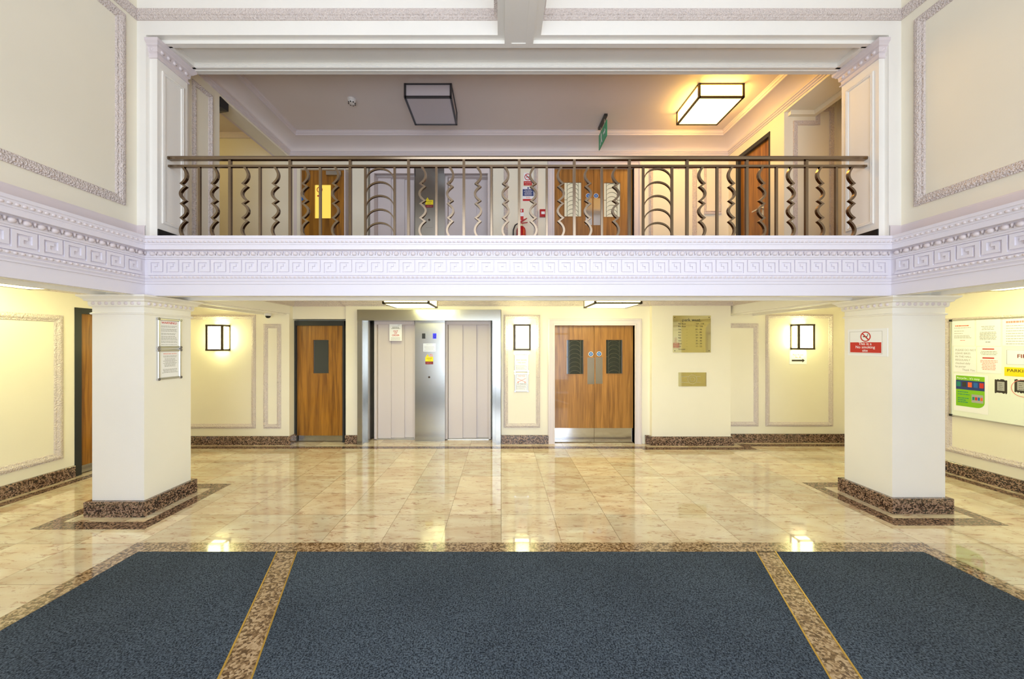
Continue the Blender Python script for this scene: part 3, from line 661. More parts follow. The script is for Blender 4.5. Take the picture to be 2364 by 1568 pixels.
# double doors
def double_door(nm, Yd, x0, x1, z0, ztop, label, win, glassmat, kick, plates, discs, wood='wood2', yarch=6.06, arch=None):
    pl = BACK(Yd); t = thing(nm, ((x0+x1)/2, Yd, z0), label, 'door', kind='structure')
    xm = (x0+x1)/2+.01
    for k, (a0, a1) in enumerate(((x0+.004, xm-.003), (xm+.003, x1-.004))):
        va, vb, vc, vd = win[k]; q = MB(); zb_ = z0+.008
        q.pbox(pl, a0, va, zb_, ztop, -.04, 0); q.pbox(pl, vb, a1, zb_, ztop, -.04, 0); q.pbox(pl, va, vb, zb_, vc, -.04, 0); q.pbox(pl, va, vb, vd, ztop, -.04, 0)
        lf = q.build('door_leaf', wood, t)
        q = MB(); q.pbox(pl, va, vb, vc, vd, -.026, -.020); q.build('glass', glassmat[k], lf)
        q = MB(); frame(q, pl, va-.01, vb+.01, vc-.01, vd+.01, [(0, 0), (0, .006), (.01, .006), (.012, -.02)]); q.build('glazing_bead', wood, lf)
        q = MB(); w_ = vb-va; s0, s1 = va+w_*.17, vb-w_*.17                    # fish-scale leading
        for x in (s0, s1): q.pbox(pl, x-.003, x+.003, vc, vd, -.020, -.014)
        q.pbox(pl, va, s0, (vc+vd)/2-.003, (vc+vd)/2+.003, -.02, -.014); q.pbox(pl, s1, vb, (vc+vd)/2-.003, (vc+vd)/2+.003, -.02, -.014)
        n_ = 8; st = (vd-vc)/n_; R_ = (s1-s0)/2
        for i in range(n_):
            bz = vc+st*(i+1)-.01; pr = None
            for j in range(13):
                a = math.pi*j/12; p_ = ((s0+s1)/2+R_*math.cos(a), bz-R_*.75+R_*.75*math.sin(a))
                if pr and min(pr[1], p_[1]) > vc: 
                    q.ppoly(pl, [(pr[0], pr[1]-.003), (p_[0], p_[1]-.003), (p_[0], p_[1]+.003), (pr[0], pr[1]+.003)], -.020, -.014)
                pr = p_
        q.build('leading', 'lead', lf)
        if kick: q = MB(); q.pbox(pl, a0, a1, z0+.012, z0+kick, 0, .003); q.build('kick_plate', 'kick', lf)
        pa, pb, pc, pd = plates[k]; q = MB(); q.pbox(pl, pa, pb, pc, pd, 0, .003); q.build('push_plate', 'chrome', lf)
        dx, dz, dr = discs[k]; q = MB(); q.cyl(pl.p(dx, dz, 0), pl.p(dx, dz, .002), dr, n=28); o = q.build('fire_door_disc', 'blue', lf)
        q = MB()
        for j in range(24):
            a, b_ = 2*math.pi*j/24, 2*math.pi*(j+1)/24
            q.ppoly(pl, [(dx+dr*math.cos(a), dz+dr*math.sin(a)), (dx+dr*math.cos(b_), dz+dr*math.sin(b_)), (dx+dr*1.15*math.cos(b_), dz+dr*1.15*math.sin(b_)), (dx+dr*1.15*math.cos(a), dz+dr*1.15*math.sin(a))], 0, .002)
        q.build('disc_rim', 'white', lf)
        for j, zz in enumerate((.014, .0, -.014)): text(('Fire door', 'keep', 'shut')[j], .013, pl, dx, dz+zz-.004, .0025, 'white', lf)
    A = arch; q = MB(); pw = BACK(yarch)
    prof = [(-A, -.002), (-A, .02), (-A+.012, .034), (-A+.03, .036), (-A+.035, .022), (-.03, .022), (-.022, .03), (0, .03), (0, -.12)]
    rows = [[pw.p(x0-o if s_ else x1+o, z, c) for o, c in [(-i, c) for i, c in prof]] for s_, z in ()]
    def cor(sx, sz, x, z): return [pw.p(x-sx*(-i), z+sz*(-i), c) for i, c in prof]
    rows = [cor(1, 0, x0, z0), cor(1, 1, x0, ztop), cor(-1, 1, x1, ztop), cor(-1, 0, x1, z0)]
    q.strip(rows); q.build('architrave', 'trim', t)
    return t
Yd = 6.12
def wn(Y, *p): return (X(p[0], Y), X(p[1], Y), Z(p[3], Y), Z(p[2], Y))
double_door('door_5', Yd, .905, 2.262, 0, 2.005, 'pair of oak doors with leaded windows right of the lifts', [wn(Yd, 1308, 1347, 785, 864), wn(Yd, 1399, 1437, 785, 863)], ['glassdark', 'glassdark'], .25,
            [wn(Yd, 1356, 1372, 826, 887), wn(Yd, 1375, 1391, 825, 886)], [(X(1364, Yd), Z(817.5, Yd), .036), (X(1383, Yd), Z(817, Yd), .036)], arch=.115)
Yd = UB+.05
double_door('door_6', Yd, .905, 2.262, UF, 4.70, 'pair of oak doors with leaded windows upstairs beside the extinguisher', [wn(Yd, 1303, 1342, 421, 500), wn(Yd, 1394, 1432, 422, 501)], ['glasspale', 'glasspale'], 0,
            [wn(Yd, 1352, 1367, 458, 520), wn(Yd, 1370, 1386, 458, 520)], [(X(1358, Yd), Z(452, Yd), .036), (X(1376, Yd), Z(452, Yd), .036)], yarch=UB, arch=.115)

# ------------------------------------------------------------------ lifts
def lifts(z0, low):
    Yp = 6.04
    tg = 'ground floor' if low else 'upper landing'
    t = thing('lift_surround', (X(991, 6.1), 6.2, z0), ('stainless steel portal and control column around the two ground floor lifts' if low else 'steel control column with yellow notice between the upstairs lifts'), 'lift surround')
    k0, k1 = X(826, 6.0), X(1156, 6.0)
    if low:
        q = MB(); q.box(k0, k1, 5.97, 6.30, Z(740, 5.97), Z(715, 5.97)); q.build('lintel', 'steel', t)
        for s_, (a, b, c) in (('l', (X(826, 6), X(837, 6), X(862, 6.3))), ('r', (X(1156, 6), X(1145, 6), X(1133, 6.3)))):
            q = MB(); q.box(min(a, b), max(a, b), 5.98, 6.12, z0, Z(740, 5.97)); q.build('jamb', 'steel', t)
            q = MB(); xs = b; rng = 1 if s_ == 'l' else -1
            q.box(min(a, xs+rng*.05), max(a, xs+rng*.05), 6.12, 6.2, z0, 2.12); q.box(min(a, c-rng*.03), max(a, c-rng*.03), 6.2, 6.42, z0, 2.12); q.build('jamb_return', 'steel', t)
    Yc = 6.2 if low else 6.16
    c0_, c1_ = X(958, Yc), X(1027, Yc); ztop = Z(741, Yc) if low else 4.742
    q = MB(); q.box(c0_, c1_, Yc, 6.45, z0, ztop); cp_ = q.build('control_column', 'steel', t)
    pl = BACK(Yc); zf = (lambda y: Z(y, Yc))
    if low:
        for k, (a, b) in enumerate(((974.5, 982), (999.5, 1007.5))):
            q = MB(); q.pbox(pl, X(a-6, Yc), X(b+6, Yc), zf(791), zf(764), 0, .004); q.build('indicator_plate', 'steel', cp_)
            q = MB(); q.pbox(pl, X(a, Yc), X(b, Yc), zf(782), zf(770), .004, .007); o = q.build('floor_display', ('black', 'disp')[k], cp_); o['label'] = ('dark blank display', 'lit blue display')[k]
            if k: text('G', .075, pl, X(1003.5, Yc), zf(780.3), .0075, 'black', cp_)
        q = MB(); q.pbox(pl, X(977, Yc), X(1006, Yc), zf(812), zf(793), 0, .003); n0 = q.build('notice_plate', 'alu', cp_)
        text('NOTICE', .03, pl, X(991.5, Yc), zf(797), .0035, 'ink', cp_); lines(pl, X(979, Yc), X(1004, Yc), zf(800), 4, .021, .008, .003, 'ink', cp_, centre=True)
        zs = zf(830)
    else: zs = Z(468, Yc)
    q = MB(); q.pbox(pl, X(982, Yc), X(1000, Yc), zs-.035, zs+.045, 0, .003); q.build('warning_label', 'yellow', cp_)
    q = MB(); q.pbox(pl, X(982, Yc), X(1000, Yc), zs-.085, zs-.035, 0, .003); q.build('warning_label_base', 'maroon', cp_)
    q = MB(); xa = X(987, Yc); q.ppoly(pl, [(xa-.026, zs+.047), (xa+.026, zs+.047), (xa, zs+.092)], 0, .003); q.build('warning_triangle', 'yellow', cp_)
    text('!', .035, pl, xa, zs+.052, .0035, 'black', cp_); text('DANGER', .022, pl, X(991, Yc), zs+.012, .0035, 'dark', cp_); text('Lift shaft', .018, pl, X(991, Yc), zs-.015, .0035, 'dark', cp_)
    text('KEEP OUT', .02, pl, X(991, Yc), zs-.068, .0035, 'redpale', cp_)
    if low:
        q = MB(); xa = X(995.5, Yc); za = zs+.07
        for j in range(20):
            a, b_ = 2*math.pi*j/20, 2*math.pi*(j+1)/20
            q.ppoly(pl, [(xa+.026*math.cos(a), za+.026*math.sin(a)), (xa+.026*math.cos(b_), za+.026*math.sin(b_)), (xa+.019*math.cos(b_), za+.019*math.sin(b_)), (xa+.019*math.cos(a), za+.019*math.sin(a))], 0, .003)
        q.ppoly(pl, [(xa-.018, za+.013), (xa-.013, za+.018), (xa+.018, za-.013), (xa+.013, za-.018)], 0, .003); q.build('prohibition_symbol', 'redpale', cp_)
    zb_ = zf(871) if low else Z(508, Yc)
    q = MB(); q.pbox(pl, X(983, Yc), X(999, Yc), zb_-.13, zb_+.09, 0, .004); q.build('call_plate', 'steel', cp_)
    q = MB(); q.cyl(pl.p(X(991, Yc), zb_, .004), pl.p(X(991, Yc), zb_, .012), .018, n=20); q.build('call_button', 'lampframe', cp_)
    if not low:
        for xa_, xb_ in ((X(855, 6.1), c0_), (c1_, X(1130, 6.1))): q = MB(); q.box(xa_, xb_, UB-.012, UB+.02, 4.60, 4.742); q.build('header', 'trim', t)
        q = MB(); q.box(X(855, 6.1), X(864, 6.1), UB-.012, UB+.25, z0, 4.6); q.build('jamb', 'lift', t)
        q = MB(); q.box(X(1126, 6.1), X(1131, 6.1), UB-.012, UB+.25, z0, 4.6); q.build('jamb', 'lift', t)
    # doors
    for k, (a, edges) in enumerate((('left', (864, 872.5, 901, 931, 957)), ('right', (1028, 1035, 1066.5, 1098, 1127)))):
        Yq = 6.36 if low else 6.28
        zt_ = (Z(750, Yq) if low else 4.60)
        d_ = thing('lift_door', (X((edges[0]+edges[-1])/2, Yq), Yq, z0),
            'pale telescopic lift door %s of the steel column, %s' % (a, ('ground floor' + (', with a paper notice' if k == 0 else ', without a notice')) if low else 'upstairs behind the railing'), 'lift door', 'lift doors')
        q = MB(); x0_, x1_ = X(edges[0], Yq-.06), X(edges[-1]+(0 if k == 0 else 6), Yq-.06)
        e1_ = X(edges[1], Yq)
        q.box(x0_, e1_-.005, Yq-.06, Yq+.1, z0, zt_+.1); q.box(x0_, x1_, Yq-.061, Yq+.1, zt_, zt_+.14)
        if k: q.box(X(edges[-1], Yq)+.012, x1_, Yq-.06, Yq+.1, z0, zt_)
        else: q.box(X(edges[-1], Yq)+.005, X(958.5, 6.28), Yq-.06, Yq+.1, z0, zt_)
        q.build('door_frame', 'lift', d_)
        for j in range(3):
            aa, bb = X(edges[j+1], Yq), X(edges[j+2], Yq)
            q = MB(); off = j*.03
            q.box(aa+(.002), bb+.012, Yq+off, Yq+off+.025, z0+.012, zt_); q.build('door_panel', 'lift', d_)
        q = MB(); q.box(x0_, x1_, Yq-.06, Yq+.1, z0, z0+.01); q.build('sill', 'alu', d_)
lifts(0, True); lifts(UF, False)

# ------------------------------------------------------------------ railing
YRL = 3.77
ra = thing('balcony_railing', (.2, YRL, UF), 'bronze art deco balcony railing with wavy balusters and scalloped panels', 'railing')
x0r, x1r = -3.503, 3.847
q = MB(); zt_ = Z(366, YRL)
sec = [(-.022, -.018), (.022, -.018), (.026, .004), (.018, .018), (-.018, .018), (-.026, .004)]
q.prism([(x0r, YRL+a, zt_+b) for a, b in sec], [(x1r, YRL+a, zt_+b) for a, b in sec]); q.build('handrail', 'rail', ra)
q = MB(); z2 = Z(384.5, YRL); q.box(x0r, x1r, YRL-.016, YRL+.016, z2-.011, z2+.011); q.build('middle_rail', 'rail', ra)
def bar(x, top, name='post', w_=.012):
    q = MB(); q.box(x-w_, x+w_, YRL-w_, YRL+w_, UF, top); q.build(name, 'rail', ra)
for px in (531.9, 670.3, 809, 943.5, 1071, 1198.4, 1325.5, 1452.5, 1585.8, 1723.5, 1861): bar(X(px, YRL), zt_-.015, 'post', .0135)
for px in (461, 600.7, 739.7, 843.8, 911.3, 1007.7, 1134.6, 1262, 1389, 1484.6, 1551, 1655, 1792, 1930): bar(X(px, YRL), z2, 'straight_baluster', .0115)
def wavy(x, s):
    A_ = .024; zz = [z2-.008, 3.383, 3.350, 3.203, 3.171, 3.021, 2.984, 2.80]
    pts = []
    def arc(xa, za, xb, zb, bulge):
        for i in range(13):
            t_ = i/12; f_ = math.sin(math.pi*t_)**.85
            xl = xa+(xb-xa)*t_; pts.append((xl+(bulge-xl)*f_, za+(zb-za)*t_))
    arc(-.008, zz[0], -A_, zz[1], .032); arc2 = [(A_, zz[2])]
    arc(A_, zz[2], A_, zz[3], -.033); arc(-A_, zz[4], -A_, zz[5], .033); arc(A_, zz[6], .012, zz[7], -.033); pts.append((.0, 2.74))
    P_ = [Vector((x+s*a, b)) for a, b in pts]; n_ = len(P_); Lp, Rp = [], []
    for i in range(n_):
        d1 = (P_[i]-P_[max(i-1, 0)]); d2 = (P_[min(i+1, n_-1)]-P_[i])
        if d1.length < 1e-6: d1 = d2
        if d2.length < 1e-6: d2 = d1
        d1.normalize(); d2.normalize(); n1 = Vector((-d1.y, d1.x)); n2 = Vector((-d2.y, d2.x)); mm = n1+n2
        mm = mm/max(mm.length_squared/2, .9)*.0105
        Lp.append(P_[i]+mm); Rp.append(P_[i]-mm)
    rows = [[(a.x, YRL-.015, a.y), (a.x, YRL+.015, a.y), (b.x, YRL+.015, b.y), (b.x, YRL-.015, b.y), (a.x, YRL-.015, a.y)] for a, b in zip(Lp, Rp)]
    q = MB(); q.strip(rows); q.build('wavy_baluster', 'rail', ra)
for px in (425, 496, 567, 636.5, 705.4, 775, 976, 1039.6, 1103.6, 1167): wavy(X(px, YRL), 1)
for px in (1231, 1294.5, 1357, 1421, 1620, 1688, 1757.9, 1825.5, 1893, 1965): wavy(X(px, YRL), -1)
for a, b in ((843.8, 911.3), (1484.6, 1551)):
    xa, xb = X(a, YRL)+.01, X(b, YRL)-.01
    for ztop in (390, 421, 452.5, 484, 515):
        zt2 = Z(ztop, YRL); rise = .115; rows = []
        for i in range(17):
            t_ = math.pi*i/16; cx = (xa+xb)/2; rx = (xb-xa)/2
            ci, si = math.cos(math.pi-t_), math.sin(t_)
            px_, pz_ = cx+rx*ci, zt2-rise+rise*si
            rows.append([(px_, YRL-.009, pz_-.009), (px_, YRL+.009, pz_-.009), (px_, YRL+.009, pz_+.009), (px_, YRL-.009, pz_+.009), (px_, YRL-.009, pz_-.009)])
        q = MB(); q.strip(rows); q.build('scallop_bar', 'rail', ra)

# ------------------------------------------------------------------ lamps
def sconce(xc, Yw, zc, label):
    t = thing('wall_sconce', (xc, Yw, zc-.2), label, 'wall lamp', 'wall lamps')
    w_, h_, dp = .125, .20, .165; pl = BACK(Yw)
    q = MB(); r_ = .016
    for a in (-w_, w_):
        q.pbox(pl, xc+a-r_, xc+a+r_, zc-h_, zc+h_, dp-.02, dp)
        q.pbox(pl, xc+a-r_, xc+a+r_, zc-h_, zc+h_, 0, .012)
    for b in (-h_, h_):
        q.pbox(pl, xc-w_-.016, xc+w_+.016, zc+b-.015, zc+b+.015, dp-.02, dp+.004)
        for a in (-w_, w_): q.pbox(pl, xc+a-.009, xc+a+.009, zc+b-.015, zc+b+.015, 0, dp-.01)
        q.pbox(pl, xc-w_-.016, xc+w_+.016, zc+b-.015, zc+b+.015, 0, .015)
    q.build('lamp_frame', 'lampframe', t)
    q = MB(); q.pbox(pl, xc-w_+.003, xc+w_-.003, zc-h_+.006, zc+h_-.006, .006, dp-.008); q.build('lamp_shade', 'lamp', t)
sconce(X(497, 5.86), 6.0, Z(780, 5.86), 'lit box wall lamp at the far left, between column and wooden door')
sconce(X(1205.5, 5.92), 6.06, Z(779, 5.92), 'lit box wall lamp between the lifts and the double doors')
sconce(X(1859.5, 6.01), 6.15, Z(778, 6.01), 'lit box wall lamp at the far right above the arrow sign')
def ceiling_light(x0, x1, y0, y1, zc, h, m_, fm, label):
    t = thing('ceiling_light', ((x0+x1)/2, (y0+y1)/2, zc), label, 'ceiling light', 'square ceiling lights')
    q = MB(); r_ = .014; zb_ = zc-h
    for x in (x0, x1):
        for y in (y0, y1): q.box(x-r_, x+r_, y-r_, y+r_, zb_, zc)
    for z in (zb_, zc-.016):
        for x in (x0, x1): q.box(x-r_, x+r_, y0, y1, z, z+.022)
        for y in (y0, y1): q.box(x0, x1, y-r_, y+r_, z, z+.022)
    q.build('lamp_frame', fm, t)
    q = MB(); q.box(x0, x1, y0, y1, zb_+.006, zc-.004); q.build('diffuser', m_, t)
ceiling_light(-1.29, -.675, 4.80, 5.39, UC, .19, 'frost', 'greyframe', 'unlit grey box light on the landing ceiling')
ceiling_light(2.66, 3.25, 4.80, 5.39, UC, .19, 'lampamber', 'lampframe', 'lit amber box light on the landing ceiling')
ceiling_light(-1.566, -.965, 4.75, 5.35, CL, .19, 'lampceil', 'lampframe', 'lit box light on the low ceiling in front of the lifts')
ceiling_light(1.25, 1.86, 4.75, 5.35, CL, .19, 'lampceil', 'lampframe', 'lit box light on the low ceiling in front of the double doors')
ceiling_light(-5.15, -4.55, 3.3, 3.9, CL, .13, 'lampceil', 'lampframe', 'lit box light on the ceiling of the left aisle')
ceiling_light(5.0, 5.6, 3.4, 4.0, CL, .13, 'lampceil', 'lampframe', 'lit box light on the ceiling of the right aisle')
lm = D.lights.new('side_lobby_lamp', 'POINT'); lm.energy = 9; lm.color = (1, .78, .3); lm.shadow_soft_size = .12
o = D.objects.new('side_lobby_lamp', lm); COL.objects.link(o); o.location = (-5.2, 4.9, 4.9)

# ------------------------------------------------------------------ small fittings
t = thing('smoke_detector', (-2.13, 5.10, UC), 'round white smoke detector on the landing ceiling', 'smoke detector')
q = MB(); q.lathe((-2.13, 5.10, UC), [(0, 0), (.062, 0), (.062, -.012), (.055, -.02)]); q.build('base', 'plastic', t, smooth=True)
q = MB(); q.lathe((-2.13, 5.10, UC), [(.055, -.018), (.05, -.055), (.035, -.068), (0, -.07)]); q.build('cover', 'plastic', t, smooth=True)
q = MB()
for k in range(8):
    a = k*math.pi/4; c = (-2.13+.045*math.cos(a), 5.10+.045*math.sin(a)); q.box(c[0]-.008, c[0]+.008, c[1]-.008, c[1]+.008, UC-.066, UC-.058)
q.build('vent_slot', 'black', t)
# hanging exit sign
xs = 1.59; t = thing('exit_sign', (xs, 5.6, UC), 'green emergency exit sign hanging edge-on from the landing ceiling', 'exit sign')
q = MB(); q.box(xs-.025, xs+.025, 5.42, 5.78, UC-.035, UC); q.build('ceiling_mount', 'darkframe', t)
for y_ in (5.5, 5.7): q = MB(); q.cyl((xs, y_, UC-.03), (xs, y_, 5.06), .006); q.build('rod', 'alu', t)
q = MB(); q.box(xs-.006, xs+.006, 5.38, 5.80, 4.83, 5.07); sp = q.build('sign_panel', 'exit', t)
ps = Pl((xs-.006, 0, 0), (0, -1, 0), (-1, 0, 0))
q = MB(); q.cyl(ps.p(-5.66, 5.01, 0), ps.p(-5.66, 5.01, .002), .016)
q.ppoly(ps, [(-5.68, 4.99), (-5.64, 4.995), (-5.64, 4.93), (-5.67, 4.93)], 0, .002)
q.ppoly(ps, [(-5.67, 4.935), (-5.655, 4.935), (-5.70, 4.86), (-5.715, 4.87)], 0, .002); q.ppoly(ps, [(-5.66, 4.94), (-5.64, 4.94), (-5.60, 4.87), (-5.62, 4.86)], 0, .002)
q.ppoly(ps, [(-5.55, 4.94), (-5.47, 4.94), (-5.47, 4.91), (-5.43, 4.952), (-5.47, 4.995), (-5.47, 4.965), (-5.55, 4.965)], 0, .002); q.build('running_figure_and_arrow', 'white', sp)
# dome camera
c = (X(623, 5.9), 5.85, BB+.02)
t = thing('dome_camera', c, 'small dome camera under the beam above the left narrow panel', 'camera')
q = MB(); q.lathe(c, [(0, 0), (.05, 0), (.055, -.01), (.052, -.04), (.04, -.046)]); q.build('housing', 'plastic', t, smooth=True)
q = MB(); q.lathe(c, [(.042, -.044), (.036, -.066), (.02, -.08), (0, -.084)]); q.build('dome', 'black', t, smooth=True)
# black loudspeaker in the left opening
t = thing('loudspeaker', (-3.66, 4.62, 4.72), 'small black loudspeaker high in the left opening of the landing', 'loudspeaker')
q = MB(); q.prism([(-3.74, 4.585, 4.70), (-3.60, 4.585, 4.74), (-3.60, 4.585, 4.87), (-3.74, 4.585, 4.87)], [(-3.72, 4.72, 4.74), (-3.60, 4.72, 4.76), (-3.60, 4.72, 4.86), (-3.72, 4.72, 4.86)]); q.build('cabinet', 'black', t)
q = MB(); q.cyl((-3.66, 4.60, 4.66), (-3.66, 4.60, 4.72), .02); q.build('bracket', 'darkframe', t)
# fire extinguisher
ex, ey = X(1203, 6.0), UB-.085
t = thing('fire_extinguisher', (ex, ey, 3.1), 'red fire extinguisher hung on the upstairs wall with its black hose', 'fire extinguisher')
q = MB(); q.lathe((ex, ey, 3.1), [(0, 0), (.074, 0), (.08, .02), (.08, .50), (.07, .535), (.045, .565), (.02, .575), (0, .575)], 24); cy_ = q.build('cylinder', 'redgloss', t, smooth=True)
pe = Pl((0, ey-.081, 0), (1, 0, 0), (0, -1, 0))
text('WATER', .038, pe, ex, 3.47, -.004, 'white', cy_); lines(pe, ex-.04, ex+.04, 3.43, 3, .018, .006, -.004, 'white', cy_, centre=True)
q = MB(); q.cyl((ex, ey, 3.67), (ex, ey, 3.71), .022); q.build('valve', 'alu', t)
q = MB(); q.prism([(ex-.02, ey-.012, 3.71), (ex+.11, ey-.012, 3.73), (ex+.11, ey-.012, 3.742), (ex-.02, ey-.012, 3.725)], [(ex-.02, ey+.012, 3.71), (ex+.11, ey+.012, 3.73), (ex+.11, ey+.012, 3.742), (ex-.02, ey+.012, 3.725)])
q.prism([(ex-.03, ey-.012, 3.75), (ex, ey-.012, 3.73), (ex+.10, ey-.012, 3.80), (ex+.10, ey-.012, 3.812)], [(ex-.03, ey+.012, 3.75), (ex, ey+.012, 3.73), (ex+.10, ey+.012, 3.80), (ex+.10, ey+.012, 3.812)]); q.build('handle', 'redgloss', t)
q = MB(); q.tube([(ex, ey-.01, 3.70), (ex-.05, ey-.02, 3.715), (ex-.10, ey-.03, 3.68), (ex-.13, ey-.03, 3.60), (ex-.135, ey-.03, 3.45), (ex-.125, ey-.03, 3.25)], .011); q.build('hose', 'black', t, smooth=True)
# alarm call point
pl = BACK(UB); t = thing('fire_alarm_call_point', pl.p(.71, 3.86), 'small red fire alarm call point left of the upstairs double doors', 'fire alarm')
q = MB(); q.pbox(pl, .655, .765, 3.85, 3.975, 0, .045); hb = q.build('housing', 'redgloss', t)
q = MB(); q.pbox(pl, .68, .74, 3.89, 3.935, .045, .048); q.build('press_glass', 'white', hb)

def ring(mb, pl, cx, cz, r, wd, c0, c1, n=28):
    for j in range(n):
        a, b_ = 2*math.pi*j/n, 2*math.pi*(j+1)/n
        mb.ppoly(pl, [(cx+r*math.cos(a), cz+r*math.sin(a)), (cx+r*math.cos(b_), cz+r*math.sin(b_)), (cx+(r-wd)*math.cos(b_), cz+(r-wd)*math.sin(b_)), (cx+(r-wd)*math.cos(a), cz+(r-wd)*math.sin(a))], c0, c1)
def nosmoke(pl, cx, cz, r, par, c=.003):
    q = MB(); ring(q, pl, cx, cz, r, r*.2, c, c+.001); k = .7*r
    q.ppoly(pl, [(cx-k-.06*r, cz+k-.06*r), (cx-k+.1*r, cz+k+.1*r), (cx+k+.06*r, cz-k+.06*r), (cx+k-.1*r, cz-k-.1*r)], c+.001, c+.0018); q.build('prohibition_symbol', 'red', par)
    q = MB(); q.pbox(pl, cx-.5*r, cx+.35*r, cz-.1*r, cz+.08*r, c, c+.0008); q.ppoly(pl, [(cx+.3*r, cz+.1*r), (cx+.42*r, cz+.1*r), (cx+.5*r, cz+.5*r), (cx+.4*r, cz+.5*r)], c, c+.0008); q.build('cigarette_symbol', 'black', par)
# upstairs notices
t = thing('no_smoking_sign', pl.p(.455, 4.39), 'small no smoking sign topmost on the upstairs wall above the blue notice', 'sign')
q = MB(); q.pbox(pl, .385, .525, 4.40, 4.61, 0, .003); q.build('sign_plate', 'white', t); nosmoke(pl, .455, 4.54, .058, t)
q = MB(); q.pbox(pl, .385, .525, 4.395, 4.468, .003, .005); q.build('red_panel', 'red', t); text('No smoking', .022, pl, .455, 4.437, .0055, 'white', t); text('It is illegal to smoke', .012, pl, .455, 4.413, .0055, 'white', t)
t = thing('fire_action_notice', pl.p(.46, 4.12), 'blue and white fire action notice upstairs below the no smoking sign', 'sign')
q = MB(); q.pbox(pl, .363, .556, 4.125, 4.375, 0, .003); q.build('sign_plate', 'white', t)
q = MB(); q.pbox(pl, .368, .551, 4.215, 4.332, .003, .004); q.build('blue_panel', 'navy', t); text('Fire action', .028, pl, .46, 4.305, .0045, 'white', t)
lines(pl, .385, .535, 4.295, 4, .019, .007, .004, 'white', t, centre=True)
q = MB(); q.cyl(pl.p(.46, 4.352, .003), pl.p(.46, 4.352, .004), .014); q.build('mandatory_symbol', 'navy', t)
q = MB(); q.pbox(pl, .368, .551, 4.13, 4.165, .003, .004); q.build('red_panel', 'red', t); lines(pl, .42, .50, 4.20, 2, .014, .006, .003, 'redpale', t, centre=True)
t = thing('extinguisher_sign', pl.p(.345, 3.8), 'small red and white sign on the upstairs wall directly above the extinguisher', 'sign')
q = MB(); q.pbox(pl, .315, .385, 3.80, 4.0, 0, .003); q.build('sign_plate', 'white', t)
for z0_, z1_ in ((3.935, 3.997), (3.803, 3.87)): q = MB(); q.pbox(pl, .318, .382, z0_, z1_, .003, .004); q.build('red_panel', 'red', t)
q = MB(); q.pbox(pl, .338, .354, 3.945, 3.985, .004, .005); q.build('extinguisher_symbol', 'white', t)

# framed notices
def snap(pl, a0, a1, b0, b1, label, cat='framed notice', grp=None):
    t = thing('framed_notice', pl.p((a0+a1)/2, b0, 0), label, cat, grp)
    q = MB(); q.pbox(pl, a0+.01, a1-.01, b0+.01, b1-.01, 0, .006); pp = q.build('paper', 'white', t)
    q = MB(); frame(q, pl, a0+.004, a1-.004, b0+.004, b1-.004, [(0, 0), (0, .010), (.006, .016), (.018, .016), (.024, .007)]); q.build('snap_frame', 'alu', t)
    for a in (a0+.012, a1-.012):
        for b in (b0+.012, b1-.012): q = MB(); q.cyl(pl.p(a, b, 0), pl.p(a, b, .019), .015, n=12); q.build('corner_cap', 'chrome', t)
    return t, pp
pc = LEFTW(pierL[1])
t, pp = snap(pc, 3.655, 3.93, 1.645, 1.965, 'framed warning notice with red heading, upper of two on the left column', grp='notices on the left column')
text('WARNING!', .034, pc, 3.79, 1.905, .0066, 'red', pp)
for i, (b, n_) in enumerate(((1.885, 2), (1.853, 3), (1.808, 2), (1.776, 4), (1.725, 2), (1.69, 1))): lines(pc, 3.70, 3.885, b, n_, .0115, .005, .006, 'ink', pp, seed=i+3, jag=.15)
t, pp = snap(pc, 3.655, 3.93, 1.318, 1.640, 'framed notice with centred text, lower of two on the left column', grp='notices on the left column')
text('IMPORTANT NOTICE', .016, pc, 3.80, 1.585, .0066, 'redpale', pp)
lines(pc, 3.71, 3.89, 1.57, 2, .012, .005, .006, 'ink', pp, centre=True, seed=9); lines(pc, 3.72, 3.88, 1.54, 8, .0115, .005, .006, 'ink', pp, centre=True, seed=10, jag=.4); lines(pc, 3.71, 3.89, 1.43, 4, .0115, .005, .006, 'ink', pp, centre=True, seed=11, jag=.2)
pm = BACK(6.06); g_ = lambda p: X(p, 6.06); h_ = lambda p: Z(p, 6.06)
t, pp = snap(pm, g_(1187), g_(1220.5), h_(858.5), h_(815.5), 'framed notice directly under the middle wall lamp', grp='notices under the middle lamp')
text('POST BOXES', .03, pm, g_(1204), h_(833), .0066, 'orange', pp); text('THIS WAY', .03, pm, g_(1204), h_(839), .0066, 'orange', pp); lines(pm, g_(1191), g_(1217), h_(843), 6, .013, .005, .006, 'ink', pp, seed=12)
t, pp = snap(pm, g_(1187.5), g_(1220.5), h_(905), h_(861), 'framed notice with two crossed red arrows, lower of two under the middle lamp', grp='notices under the middle lamp')
text('NOTICE', .032, pm, g_(1204), h_(869.5), .0066, 'redpale', pp)
q = MB()
for s_ in (-1, 1):
    x_, y_ = g_(1204), h_(878); q.ppoly(pm, [(x_-s_*.075, y_+.028), (x_-s_*.072, y_+.034), (x_+s_*.06, y_-.026), (x_+s_*.057, y_-.032)], .006, .0066)
    q.ppoly(pm, [(x_+s_*.045, y_-.045), (x_+s_*.075, y_-.045), (x_+s_*.06, y_-.015)], .006, .0067)
q.build('crossed_arrows', 'redpale', pp)
text('NO PARKING', .026, pm, g_(1204), h_(887.8), .0066, 'dark', pp); lines(pm, g_(1192), g_(1216), h_(889.5), 6, .013, .005, .006, 'ink', pp, seed=14)
